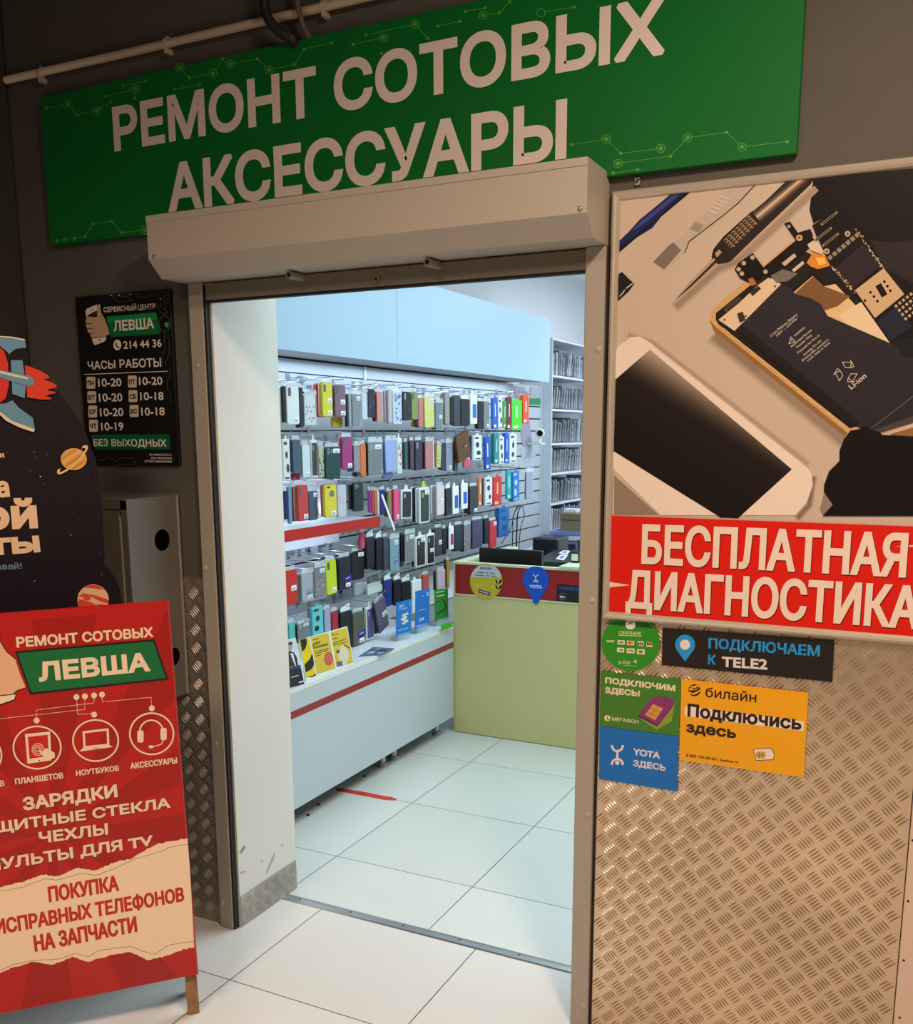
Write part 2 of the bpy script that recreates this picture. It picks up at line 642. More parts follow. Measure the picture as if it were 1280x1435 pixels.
# ------------------------------------------------------------------ roller shutter
beige = mat((186, 180, 170), 0.42, noise=0.02, scale=2)
beige_d = mat((150, 142, 130), 0.45)
XL, XR = -2.036, -0.746
FY = 2.31
sh = thing('roller_shutter', 'beige roller shutter box with side guides around the shop doorway', 'shutter', (-1.39, WY, 0))
prof = [(2.3065, 2.2185), (2.3065, 2.232), (2.168, 2.232), (2.168, 2.115), (2.216, 2.069), (2.3285, 2.069), (2.3285, 2.2185)]   # (y, z)
bx0, bx1 = XL - 0.012, XR
g = G()
vs = [(bx0, y, z) for y, z in prof] + [(bx1, y, z) for y, z in prof]
g.add(beige, vs, [(i, (i + 1) % 7, 7 + (i + 1) % 7, 7 + i) for i in range(7)] + [tuple(range(7)), tuple(range(7, 14))])
hood = local(g.obj('hood'), sh)
g = G()
vs = []
pr2 = [(2.1675, 2.232), (2.1660, 2.232), (2.1660, 2.215), (2.1675, 2.214)]
g.add(beige, [(bx0, y, z) for y, z in pr2] + [(bx1, y, z) for y, z in pr2], [(i, (i + 1) % 4, 4 + (i + 1) % 4, 4 + i) for i in range(4)] + [(0, 1, 2, 3), (4, 5, 6, 7)])
local(g.obj('hood_lip'), sh)
for (x, y) in ((216.5, 359.5), (813.7, 292.5)):
    p = onY(x, y, 2.168)
    local(G().dome(mat((190, 180, 160), 0.3, metal=0.8), p, (0, -1, 0), 0.006, 0.004, 10).obj('screw'), sh)
guide_m = mat((172, 166, 156), 0.42)
seal_gap_m = mat((26, 22, 20), 0.6)
for side, (a, b) in (('l', (XL, XL + 0.053)), ('r', (XR - 0.05, XR))):
    gd = local(G().box(guide_m, a, b, FY, WY - 0.0005, 0.001, 2.0685, bev=0.002).obj('guide'), sh)
    if side == 'l':
        local(G().box(seal_gap_m, b + 0.0005, b + 0.0075, FY + 0.004, 2.333, 0.001, 2.06).obj('seal_gap_strip'), sh)
        rv = ((277, 512), (288, 796), (303, 1042), (312, 1265))
    else:
        local(G().box(seal_gap_m, b + 0.0005, b + 0.0065, FY + 0.012, WY - .0005, 0.001, 2.068).obj('seal_gap_strip'), sh)  # dark strip stands in for the shaded gap beside the poster frame
        rv = ((839, 489), (830, 841), (824.5, 1142), (821, 1410))
    for (x, y) in rv:
        p = onY(x, y, FY)
        p.x = min(max(p.x, a + 0.012), b - 0.012)
        local(G().dome(beige, p, (0, -1, 0), 0.008, 0.003).obj('rivet'), gd)
local(G().box(mat((120, 114, 104), .5), -1.978, XR - 0.052, 2.331, 2.343, 2.0665, 2.215).obj('leak_blocker'), sh)  # added behind the hood, keeps shop light from leaking over the bar
bar = local(G().box(mat((128, 122, 112), 0.45), -1.982, XR - 0.05, 2.318, 2.345, 2.018, 2.066, bev=0.003).obj('bottom_bar'), sh)
local(G().box(seal_gap_m, -1.982, XR - 0.05, 2.322, 2.342, 2.011, 2.0175).obj('rubber_edge'), sh)
for (x, y) in ((424, 390), (615, 373)):
    p = onY(x, y, 2.318)
    g = G().tube(beige_d, [(p.x, 2.32, 2.058), (p.x, 2.255, 2.056)], 0.011, 14)
    g.tube(BLACK, [(p.x, 2.2548, 2.056), (p.x, 2.2538, 2.056)], 0.006, 10)
    local(g.obj('stop_buffer', smooth=False), sh)
p = onY(528, 391, 2.318)
g = G().tube(mat((190, 170, 110), 0.3, metal=0.9), [(p.x, 2.319, p.z), (p.x, 2.313, p.z)], 0.0125, 18)
g.tube(BLACK, [(p.x, 2.3131, p.z), (p.x, 2.3126, p.z)], 0.004, 10)
local(g.obj('lock'), sh)

# aluminium threshold strip
th = thing('threshold_strip', 'aluminium threshold strip screwed to the floor across the doorway', 'threshold', (-1.38, 2.58, 0))
g = G()
tp = [(2.555, 0.0005), (2.559, 0.004), (2.575, 0.0065), (2.592, 0.004), (2.596, 0.0005)]
g.add(mat((196, 200, 206), 0.28, metal=0.9), [(-1.965, y, z) for y, z in tp] + [(OPR, y, z) for y, z in tp], [(i, i + 1, 6 + i, 5 + i) for i in range(4)] + [(0, 4, 9, 5), (0, 1, 2, 3, 4), (5, 6, 7, 8, 9)])
local(g.obj('strip'), th)
for i in range(6):
    local(G().dome(mat((90, 92, 96), 0.4, metal=0.8), (-1.9 + i * 0.21, 2.575, 0.006), (0, 0, 1), 0.0045, 0.0015, 10).obj('screw'), th)

# worn red tape on the floor
pts = [(470.5, 1103.5), (488, 1106), (507, 1109), (525, 1112.6), (540, 1115.6), (549, 1116.8), (557, 1119.5), (553, 1121.6), (541, 1121), (530, 1119), (504, 1114), (486, 1110.6), (472, 1108)]
Pf = [on_plane(x, y, Vector((0, 0, 0.001)), Vector((0, 0, 1))) for x, y in pts]
g = G()
N = len(Pf)
g.add(mat((205, 62, 48), 0.6, noise=0.2, scale=40), Pf + [p - Vector((0, 0, .0008)) for p in Pf], [tuple(range(N))] + [(i, (i + 1) % N, N + (i + 1) % N, N + i) for i in range(N)])
tag(g.obj('floor_tape'), 'worn red strip of tape on the shop floor by the display counter', 'tape')

# ------------------------------------------------------------------ big green sign
SY = 2.308
green = mat((8, 112, 46), 0.5, spec=0.25, noise=0.05, scale=1.5)
lgreen = mat((80, 165, 62), 0.5)
sg = thing('shop_sign', 'wide green wall sign with two lines of white lettering', 'sign', (-1.46, WY, 2.22))
sx0, sx1, sz0, sz1 = -2.59, -0.322, 2.221, 2.66
local(G().box(green, sx0, sx1, SY, WY - 0.001, sz0, sz1, bev=0.0015).obj('sign_board'), sg)
sh_ = Sheet((0, SY - 0.0004, 0), (1, 0, 0), (0, -1, 0))
g = G()
white_l = mat((238, 226, 222), 0.5)


def text_xz(sheet, m, s, x0, x1, z0, z1, d, k, g):
    for f in text_faces(s, x1 - x0, z1 - z0, d * (z1 - z0)):
        sheet.cnt += 5
        g.add(m, [sheet.at((p[0] + x0, p[1] + z0), k) for p in f], [tuple(range(len(f)))])


a, b, c = onY(161, 212, SY), onY(932.5, 77.5, SY), onY(156.5, 144, SY)
d_ = onY(926, 2, SY)
text_xz(sh_, white_l, 'РЕМОНТ СОТОВЫХ', a.x, b.x, (a.z + b.z) / 2, (c.z + d_.z) / 2, 0.044, 3, g)
a, b, c = onY(237.5, 297.5, SY), onY(795.5, 141, SY), onY(252, 225, SY)
text_xz(sh_, white_l, 'АКСЕССУАРЫ', a.x, b.x, a.z, (c.z + b.z) / 2, 0.044, 3, g)
local(g.obj('lettering'), sg)
c2 = crop(0, 0, 2)
c2b = crop(640, 0, 2)
lines = [c2((130, 303), (190, 292), (215, 322), (272, 310), (312, 285)), c2((295, 270), (382, 250), (378, 275)), c2((346, 240), (408, 227)), c2((490, 250), (560, 237)),
         c2((505, 192), (532, 218), (598, 206), (625, 165)), c2((645, 180), (722, 165), (755, 195), (826, 182), (853, 138), (930, 120)), c2((990, 124), (1075, 105)), c2((1026, 98), (1164, 68), (1200, 108)),
         c2((1228, 73), (1290, 60)), c2((160, 675), (238, 663), (260, 628), (314, 620), (342, 652), (405, 645)), c2((182, 671), (210, 668)), c2((1070, 150), (1130, 138)),
         c2b((25, 32), (80, 22)), c2b((75, 43), (120, 36), (150, 5)), c2b((237, 36), (330, 20)),
         c2b((323, 406), (420, 390), (461, 430), (573, 416)), c2b((453, 458), (600, 438), (648, 386), (758, 371), (800, 412), (927, 397)), c2b((440, 485), (508, 475))]
rings = c2((190, 292), (272, 310), (380, 250), (597, 206), (645, 180), (755, 195), (1075, 105), (1164, 68), (405, 645), (338, 668), (505, 190)) + c2b((75, 43), (237, 36), (420, 390), (573, 416), (453, 458), (648, 386), (800, 412))
done = set()
for l in lines:
    g = G()
    sh_.stroke(lgreen, l, 1.0, 1, g)
    for p in l:
        sh_.poly(lgreen, circ(p[0], p[1], 2.4, 10), 1, g)
        for r in rings:
            if r not in done and math.hypot(r[0] - p[0], r[1] - p[1]) < 3:
                done.add(r)
                sh_.poly(lgreen, circ(r[0], r[1], 6.5, 18), 0.8, g)
                sh_.poly(green, circ(r[0], r[1], 5.3, 18), 1.2, g)
                sh_.poly(lgreen, circ(r[0], r[1], 3.2, 12), 1.6, g)
    local(g.obj('circuit_line'), sg)

# small wire clip left hanging under the sign
p = onY(893.5, 254, WY - 0.006)
g = G().box(mat((150, 140, 128), 0.4, metal=0.7), p.x - .007, p.x + .007, WY - 0.006, WY - .001, p.z - .009, p.z + .009, bev=.001)
g.tube(BLACK, [(p.x - .003, WY - .008, p.z - .004), (p.x + .001, WY - .011, p.z + .002), (p.x + .004, WY - .008, p.z + .006)], 0.0014, 6)
tag(g.obj('wall_clip'), 'tiny metal clip on the wall between green sign and poster frame', 'clip')

# ------------------------------------------------------------------ conduit, cables, corner post
pz = 2.728
pipe = thing('wall_conduit', 'thin pale conduit running along the dark wall above the green sign', 'pipe', (-2.0, WY, pz))
pm = mat((196, 184, 166), 0.45)
local(G().tube(pm, [(-2.735, 2.312, pz + .004), (-2.2, 2.312, pz), (-1.6, 2.312, pz - .001), (0.9, 2.312, pz)], 0.0115, 14).obj('pipe', smooth=True), pipe)
for (x, y) in ((57, 100), (234, 60), (455, 9)):
    q = onY(x, y, 2.312)
    g = G().tube(pm, [(q.x - .006, 2.312, pz), (q.x + .006, 2.312, pz)], 0.0145, 12)
    g.box(pm, q.x - .006, q.x + .006, 2.305, WY - .0005, pz - .026, pz - .012)
    g.box(pm, q.x - .004, q.x + .004, 2.31, WY - .0005, pz + .012, pz + .019)
    local(g.obj('pipe_clip'), pipe)


def spline(P, n=8):
    P = [Vector(p) for p in P]
    out = []
    for i in range(len(P) - 1):
        p0, p1, p2, p3 = P[max(i - 1, 0)], P[i], P[i + 1], P[min(i + 2, len(P) - 1)]
        for j in range(n):
            t = j / n
            out.append(0.5 * ((2 * p1) + (p2 - p0) * t + (2 * p0 - 5 * p1 + 4 * p2 - p3) * t * t + (3 * p1 - p0 - 3 * p2 + p3) * t ** 3))
    out.append(P[-1])
    return out


cp = [onY(376, -160, 2.285), onY(369, -60, 2.275), onY(370, 0, 2.272), onY(376, 26, 2.272), onY(392, 44, 2.282), onY(410, 54, 2.298), onY(413, 62, 2.312)]
cp = [(q.x, q.y, q.z) for q in cp]
tag(G().tube(mat((34, 31, 29), 0.55), spline(cp), 0.0135, 12).obj('power_cable', smooth=True), 'thick black cable bending down behind the top edge of the green sign', 'cable')
cp = [onY(414, -160, 2.3), onY(414, -60, 2.286), onY(417, 0, 2.285), onY(421, 22, 2.286), onY(427, 40, 2.295), onY(434, 52, 2.312)]
pts = spline([(q.x, q.y, q.z) for q in cp], 14)
g = G()
for i in range(len(pts) - 1):
    g.tube(mat((118, 104, 94), 0.6), [pts[i], pts[i].lerp(pts[i + 1], 0.55)], 0.0075, 10)
    g.tube(mat((98, 86, 78), 0.6), [pts[i].lerp(pts[i + 1], 0.5), pts[i + 1]], 0.0062, 10)
tag(g.obj('corrugated_hose'), 'thin grey corrugated hose beside the thick black cable', 'hose')

g = G().box(mat((66, 63, 61), 0.5), -2.829, -2.745, 2.16, WY - 0.001, 0.0, 3.295, bev=0.01)
tag(g.obj('corner_post'), 'dark grey metal post in the corner beside the black standee', 'post')

def clip(poly, f):
    out = []
    for i in range(len(poly)):
        a, b = poly[i], poly[(i + 1) % len(poly)]
        fa, fb = f(a), f(b)
        if fa >= 0:
            out.append(a)
        if (fa >= 0) != (fb >= 0):
            t = fa / (fa - fb)
            out.append((a[0] + (b[0] - a[0]) * t, a[1] + (b[1] - a[1]) * t))
    return out


# ------------------------------------------------------------------ framed repair poster
PYF = 2.306                                       # front of the snap frame
pa, pb = onY(855.3, 266.9, PYF), onY(840.1, 867.3, PYF)
fx0, fz1, fz0 = pa.x + .002, 2.188, pb.z
fx1 = 0.045
FW = 0.021
po = thing('poster_frame', 'large framed repair poster of an opened phone with a red caption band', 'poster', ((fx0 + fx1) / 2, WY, fz0))
local(G().box(mat((90, 85, 80), 0.6), fx0 + .004, fx1 - .004, WY - 0.012, WY - 0.005, fz0 + .004, fz1 - .004).obj('backing_board'), po)
fm = mat((206, 196, 182), 0.35, metal=0.35)


def frame_bar(p, q, inn):
    """snap-frame bar with a rounded front, mitred at 45 degrees; p,q outer corners, inn toward the picture"""
    p, q, inn = Vector(p), Vector(q), Vector(inn)
    d = (q - p).normalized()
    g = G()
    pr = [(0, 0.0), (0.0, 0.014), (0.003, 0.020), (0.008, 0.0235), (0.014, 0.022), (0.019, 0.017), (FW, 0.0125), (FW, 0.0)]
    vs = [p + inn * a + d * a + Vector((0, -b, 0)) for a, b in pr] + [q + inn * a - d * a + Vector((0, -b, 0)) for a, b in pr]
    n = len(pr)
    g.add(fm, vs, [(i, (i + 1) % n, n + (i + 1) % n, n + i) for i in range(n)] + [tuple(range(n)), tuple(range(n, 2 * n))])
    return local(g.obj('frame_bar'), po)


yb = WY - 0.0005
frame_bar((fx0, yb, fz1), (fx1, yb, fz1), (0, 0, -1))
frame_bar((fx0, yb, fz0), (fx1, yb, fz0), (0, 0, 1))
frame_bar((fx0, yb, fz0), (fx0, yb, fz1), (1, 0, 0))
frame_bar((fx1, yb, fz0), (fx1, yb, fz1), (-1, 0, 0))
sp = Sheet((0, WY - 0.0125, 0), (1, 0, 0), (0, -1, 0))
paper = lambda *c: mat(c, 0.45, spec=0.2)
K5 = crop(840, 220, 2.87)
K7 = crop(980, 270, 4.267)
K8 = crop(1020, 420, 4.923)
K6 = crop(820, 700, 2.783)
P_bg = paper(206, 190, 175)
P_dark, P_char, P_cloth = paper(20, 15, 15), paper(46, 43, 52), paper(20, 16, 22)
P_gold, P_beige, P_silv, P_navy = paper(214, 172, 116), paper(228, 206, 176), paper(196, 184, 172), paper(28, 34, 92)
ix0, ix1, iz0, iz1 = fx0 + .006, fx1 - .006, fz0 + .006, fz1 - .006
gp = G()
sp.poly(P_bg, [(ix0, iz0), (ix1, iz0), (ix1, iz1), (ix0, iz1)], 0, gp, raw=True)


def PP(m, pts, k):
    q = [sp.uv(x + 80 if x > 1292 else x, y) for x, y in pts]
    for f in (lambda p: ix1 - p[0], lambda p: p[0] - ix0, lambda p: iz1 - p[1], lambda p: p[1] - iz0):
        q = clip(q, f) if len(q) > 2 else q
    if len(q) > 2:
        sp.poly(m, q, k, gp, raw=True)


def soft(pts, w, c, c0, n=7, k=0.5):
    """printed soft-edged streak"""
    for i in range(n):
        t = (i + 1) / n
        sp.stroke(paper(*(int(a + (b - a) * t) for a, b in zip(c0, c))), pts, w * (1 - i / n), k + .06 * i, gp)


shade = paper(186, 166, 152)
shade2 = paper(150, 130, 116)
# blue tool, scraper, screwdriver
PP(P_navy, K5((68, 395), (68, 350), (120, 300), (160, 255), (290, 148), (372, 138), (250, 240), (215, 285), (150, 325), (80, 385)), 1)
PP(paper(60, 70, 150), K5((128, 300), (165, 262), (295, 156), (325, 152), (180, 270)), 2)
PP(paper(14, 14, 40), K5((68, 395), (68, 370), (150, 315), (250, 232), (340, 145), (372, 138), (250, 240), (150, 325), (80, 385)), 2)
PP(P_silv, K5((215, 425), (285, 350), (330, 320), (375, 265), (420, 235), (520, 118), (640, 100), (560, 185), (500, 235), (395, 305), (360, 340), (345, 385), (265, 458)), 1)
PP(paper(128, 116, 108), K5((218, 422), (285, 352), (300, 345), (330, 375), (262, 452)), 2)
PP(paper(160, 148, 138), K5((365, 290), (385, 262), (425, 275), (400, 304)), 2)
sp.stroke(paper(30, 24, 22), K5((345, 385), (362, 340), (500, 235), (560, 185), (632, 108)), 1.3, 2, gp)
for i in range(5):
    sp.stroke(paper(232, 220, 208), K5((438 + 12 * i, 212 - 14 * i), (476 + 12 * i, 226 - 14 * i)), 1.4, 2, gp)
soft(K5((312, 600), (480, 450), (560, 418), (870, 130)), 16, (150, 130, 116), (206, 190, 175))
PP(paper(70, 54, 46), K5((306, 576), (360, 510), (462, 405), (478, 420), (375, 518)), 1)
PP(paper(216, 180, 140), K5((318, 562), (366, 506), (462, 408), (467, 413), (372, 508)), 2)
PP(paper(44, 34, 30), K5((452, 400), (460, 370), (500, 320), (610, 222), (640, 205), (760, 90), (870, 80), (850, 112), (640, 312), (525, 424), (480, 432), (458, 420)), 1)
for o_, c in ((-30, (60, 46, 40)), (-21, (96, 78, 68)), (-12, (168, 142, 122)), (-5, (222, 198, 174)), (3, (150, 124, 106)), (13, (84, 66, 56)), (24, (46, 36, 31))):
    sp.stroke(paper(*c), K5((640 + o_ * .66, 246 + o_ * .75), (852 + o_ * .5, 66 + o_ * .6)), 3.4, 2 + (o_ + 30) * .004, gp)
PP(paper(70, 56, 47), K5((498, 336), (606, 232), (640, 268), (530, 372)), 2)
for i in range(7):
    for j in range(4):
        x, y = 510 + i * 15 + j * 9, 334 - i * 15 + j * 9
        sp.stroke(paper(208, 178, 146), K5((x - 6, y + 1), (x + 2, y - 7), (x + 8, y)), 0.8, 3, gp)
PP(paper(190, 160, 130), K5((466, 388), (484, 372), (494, 384), (474, 404)), 3)
# dark cloth and gloves
PP(P_cloth, K5((862, 84), (1300, 20), (1300, 720), (1150, 450), (1030, 290), (945, 225), (862, 268), (846, 215)), 1)
PP(paper(44, 39, 41), K5((1090, 335), (1180, 345), (1300, 300), (1300, 720), (1150, 450)), 1.6)
# opened phone
soft(K5((470, 725), (640, 860), (985, 1140)), 26, (138, 118, 104), (206, 190, 175))
soft(K5((120, 715), (215, 745), (840, 1232)), 9, (176, 156, 144), (206, 190, 175))
soft(K5((862, 1290), (845, 1400), (800, 1450)), 12, (130, 112, 100), (206, 190, 175))
PP(P_gold, K5((445, 655), (452, 622), (470, 600), (768, 345), (800, 336), (1300, 720), (1300, 980), (1120, 1120), (990, 1125), (462, 700)), 1)
PP(paper(150, 112, 66), K5((445, 655), (462, 700), (990, 1125), (1000, 1110), (470, 684)), 2)
PP(paper(34, 28, 26), K5((470, 655), (470, 628), (640, 490), (790, 360), (830, 380), (1300, 730), (1300, 900), (1010, 1092), (480, 672)), 2)
PP(P_beige, K5((480, 655), (560, 590), (640, 515), (690, 480), (732, 512), (620, 625), (545, 700)), 3)
PP(paper(70, 60, 54), K5((498, 610), (560, 560), (575, 572), (515, 625)), 4)
PP(paper(50, 44, 42), K5((606, 545), (640, 518), (652, 530), (618, 560)), 4)
PP(paper(60, 54, 54), K5((555, 630), (578, 622), (590, 655), (566, 668)), 4)
for (x, y) in ((512, 618), (590, 640), (708, 520), (505, 655)):
    PP(paper(120, 96, 70), circ(*K5((x, y))[0], 1.6, 8), 5)
PP(paper(226, 194, 150), K5((760, 560), (860, 478), (905, 520), (945, 505), (1210, 785), (1125, 795), (900, 640), (850, 575)), 3)
PP(paper(128, 92, 58), K5((775, 560), (862, 480), (905, 520), (1010, 560), (960, 600), (900, 620), (850, 575)), 4)
sp.stroke(P_dark, K5((775, 545), (862, 470), (905, 515), (955, 505), (985, 470)), 3, 5, gp)
PP(paper(232, 210, 176), K5((960, 640), (1060, 580), (1200, 770), (1120, 780), (1010, 690)), 4)
PP(paper(150, 108, 62), K5((1170, 1115), (1300, 1010), (1300, 1130), (1225, 1125)), 3)
# battery
PP(P_char, K5((553, 692), (735, 512), (760, 520), (790, 552), (850, 568), (890, 590), (920, 640), (1300, 905), (1300, 985), (1120, 1112), (1040, 1085), (1000, 1075)), 6)
PP(paper(34, 29, 32), K5((553, 692), (575, 672), (1045, 1062), (1040, 1085), (1000, 1075)), 7)
PP(paper(46, 40, 42), K5((735, 512), (760, 520), (790, 552), (850, 568), (890, 590), (920, 640), (1120, 780), (900, 760), (700, 640)), 6.5)
PP(paper(76, 70, 72), K5((1100, 1100), (1300, 945), (1300, 985), (1120, 1112)), 7)
sp.stroke(paper(120, 112, 110), K5((1095, 1092), (1290, 942)), 0.8, 8, gp)
# white clips along the phone's edge
for i in range(11):
    x, y = 500 + i * 46, 690 + i * 37.5
    sp.stroke(paper(224, 200, 168), K5((x, y), (x + 26, y + 21)), 1.7, 5, gp)
# battery print
ink = paper(212, 200, 190)


def K5t(t, x0, y0, x1, y1, h, d=0.02, ref='cap'):
    (a,), (b,) = K5((x0, y0)), K5((x1, y1))
    L = math.hypot(x1 - x0, y1 - y0)
    (c,) = K5((x0 + (y1 - y0) / L * h, y0 - (x1 - x0) / L * h))
    sp.text(ink, t, a, b, c, d, 8, gp, ref)


K5t('Li-ion Polymer Battery', 693, 724, 800, 636, 11)
K5t('3.82V --- 6.91Whr', 715, 724, 800, 652, 10)
K5t('WARNING:', 788, 724, 832, 688, 9)
K5t('Authorized Service', 774, 768, 858, 698, 10)
K5t('Provider Only', 798, 770, 858, 718, 10)
K5t('Potential for fire or', 802, 792, 890, 718, 10)
K5t('burning. Do not', 826, 800, 896, 740, 10)
K5t('disassemble, puncture,', 818, 824, 926, 736, 10)
K5t('crush, heat, or burn.', 840, 824, 932, 748, 10)
K5t('Li-ion', 1016, 936, 1078, 884, 22, 0.03)
sp.stroke(ink, K5((764, 752), (772, 724), (790, 742)), 0.9, 8, gp, close=True)
sp.stroke(ink, K5((772, 733), (777, 741)), 0.9, 8, gp)
for k in range(3):                                   # three chasing arrows
    a = math.radians(-80 + 120 * k)
    cx, cy = 995, 866
    q = lambda r, t: (cx + r * math.cos(a + t), cy + r * math.sin(a + t))
    sp.stroke(ink, K5(q(44, -.55), q(44, .3), q(24, .55), q(20, -.4)), 0.9, 8, gp, close=True)
    sp.stroke(ink, K5(q(44, .3), q(52, .15), q(38, .75), q(24, .55)), 0.9, 8, gp)
# logic board
PP(paper(24, 20, 20), K5((870, 300), (920, 270), (1030, 285), (1140, 445), (1300, 640), (1300, 905), (1215, 812), (1030, 548), (930, 440)), 6)
PP(paper(48, 38, 44), K5((945, 452), (1062, 352), (1128, 440), (1016, 536)), 7)
PP(paper(206, 178, 142), K5((1030, 536), (1145, 448), (1228, 552), (1110, 648)), 7)
for (x, y) in ((1070, 578), (1092, 545), (1106, 562), (1120, 580), (1148, 502), (1160, 520), (1172, 538)):
    PP(P_dark, circ(*K5((x, y))[0], 2.0, 8), 8)
PP(P_dark, K5((1112, 520), (1134, 508), (1160, 552), (1138, 566)), 8)
PP(paper(34, 40, 58), K5((1118, 664), (1198, 600), (1262, 680), (1172, 742)), 7)
PP(paper(30, 32, 44), K5((1180, 745), (1300, 665), (1300, 790), (1225, 806)), 7)
rr = random.Random(3)
for i in range(46):
    t = i / 46
    for (ax, ay, bx, by) in ((1035, 292, 1140, 445), (935, 440, 1030, 545)):
        x, y = ax + (bx - ax) * t + rr.uniform(-5, 5), ay + (by - ay) * t + rr.uniform(-5, 5)
        s = rr.uniform(2, 5)
        PP(paper(*rr.choice(((196, 170, 138), (120, 104, 92), (222, 206, 184)))), K5((x, y - s), (x + s * .8, y), (x, y + s), (x - s * .8, y)), 9)
for i in range(6):
    for j in range(4):
        x, y = 1195 + i * 15 + j * 13, 600 - i * 12 + j * 17
        PP(paper(184, 166, 144), K5((x, y - 8), (x + 8, y), (x, y + 8), (x - 8, y)), 8)
for i in range(7):
    x, y = 930 + i * 18, 405 - i * 15
    PP(paper(150, 136, 122), K5((x, y - 12), (x + 12, y), (x, y + 12), (x - 12, y)), 8)
PP(P_dark, K5((858, 275), (945, 222), (1025, 285), (930, 355), (880, 330)), 7)
for (x, y, L) in ((868, 338, 66), (900, 358, 62), (895, 272, 62)):
    sp.stroke(paper(150, 134, 108), K5((x, y), (x + L, y - L * .78)), 3.4, 8, gp)
    sp.stroke(P_dark, K5((x + 5, y - 4), (x + L - 5, y - L * .78 + 4)), 1.3, 9, gp)
for (x, y) in ((916, 380), (1000, 310), (806, 325)):
    PP(paper(206, 180, 140), circ(*K5((x, y))[0], 4, 14), 9)
    PP(paper(120, 90, 60), circ(*K5((x, y))[0], 2, 10), 10)
PP(P_dark, K5((745, 268), (768, 260), (800, 305), (850, 290), (862, 318), (800, 345), (785, 325)), 7)
PP(paper(206, 180, 140), circ(*K5((806, 326))[0], 4.6, 14), 8)
PP(paper(180, 170, 160), circ(*K5((764, 280))[0], 2.4, 10), 8)
PP(P_dark, K5((546, 452), (560, 428), (618, 386), (672, 458), (650, 490), (600, 505), (568, 488)), 7)
for (x, y) in ((562, 452), (575, 470), (583, 428), (618, 405), (670, 462)):
    PP(paper(196, 176, 146), circ(*K5((x, y))[0], 3.2, 12), 8)
PP(paper(180, 116, 70), K5((600, 492), (618, 485), (635, 512), (612, 520)), 8)
PP(P_dark, K5((655, 450), (835, 300), (865, 330), (850, 365), (690, 490)), 6)
PP(paper(206, 188, 164), K5((735, 428), (785, 388), (795, 400), (748, 440)), 8)
PP(paper(214, 198, 176), K5((776, 455), (820, 418), (826, 430), (785, 464)), 8)
PP(paper(220, 204, 186), K5((838, 352), (870, 332), (905, 380), (895, 392), (850, 375)), 7)
PP(paper(120, 112, 110), K5((690, 478), (740, 452), (800, 470), (760, 500), (715, 505)), 7)
PP(paper(226, 142, 48), K5((835, 425), (862, 384), (912, 402), (930, 438), (880, 452), (850, 440)), 7)
PP(paper(250, 196, 96), K5((872, 405), (905, 405), (915, 428), (885, 438)), 8)
# white phone, face up
PP(shade2, K5((60, 1280), (240, 1440), (60, 1440)), 0.8)
body = K5((40, 800), (85, 755), (130, 724), (165, 722), (215, 752), (832, 1240), (856, 1275), (860, 1320), (835, 1390), (790, 1441), (248, 1441), (40, 1238))
PP(paper(240, 226, 216), body, 4)
sp.stroke(paper(196, 178, 162), K5((215, 752), (240, 775), (842, 1250)), 0.9, 5, gp)
# glass: printed light-to-dark sheen
bands = [(0.0, (196, 182, 170)), (.07, (172, 158, 146)), (.14, (140, 126, 116)), (.2, (106, 94, 86)), (.26, (74, 64, 58)), (.32, (48, 40, 36)), (.38, (32, 26, 24)), (1.01, (25, 19, 18))]
quad = [(40, 918), (205, 775), (776, 1256), (560, 1452), (238, 1441), (40, 1240)]


for i in range(len(bands) - 1):
    (t0, c0), (t1, _) = bands[i], bands[i + 1]
    for s_ in range(4):
        u0, u1 = t0 + (t1 - t0) * s_ / 4, t0 + (t1 - t0) * (s_ + 1) / 4
        c1 = bands[i + 1][1]
        col = tuple(int(c0[q] + (c1[q] - c0[q]) * s_ / 4) for q in range(3))
        F_ = lambda p: (p[1] - 790 - (p[0] - 205) * 0.62) / 520 + 0.08
        pl = clip(clip(quad, lambda p: F_(p) - u0 if u0 > 0 else 1), lambda p: u1 - F_(p))
        if len(pl) > 2:
            PP(paper(*col), K5(*pl), 5)
PP(paper(236, 222, 212), K5((585, 1441), (590, 1434), (640, 1441)), 5.5)
# black gloved hand
PP(paper(22, 19, 21), K5((905, 1345), (906, 1318), (925, 1265), (968, 1222), (968, 1180), (985, 1135), (1012, 1100), (1040, 1096), (1072, 1082), (1100, 1098), (1128, 1106), (1140, 1118), (1300, 1135), (1300, 1443), (900, 1443), (940, 1398), (925, 1375)), 9)
PP(paper(150, 132, 120), K5((905, 1443), (890, 1415), (905, 1350), (940, 1398), (960, 1420), (950, 1443)), 8)
# small black part at the frame
PP(paper(30, 28, 34), K5((66, 480), (92, 462), (122, 492), (142, 510), (120, 540), (66, 590)), 2)
sp.stroke(paper(206, 196, 190), K5((84, 560), (104, 535)), 1.6, 3, gp)
sp.stroke(paper(206, 196, 190), K5((110, 528), (136, 508)), 1.6, 3, gp)
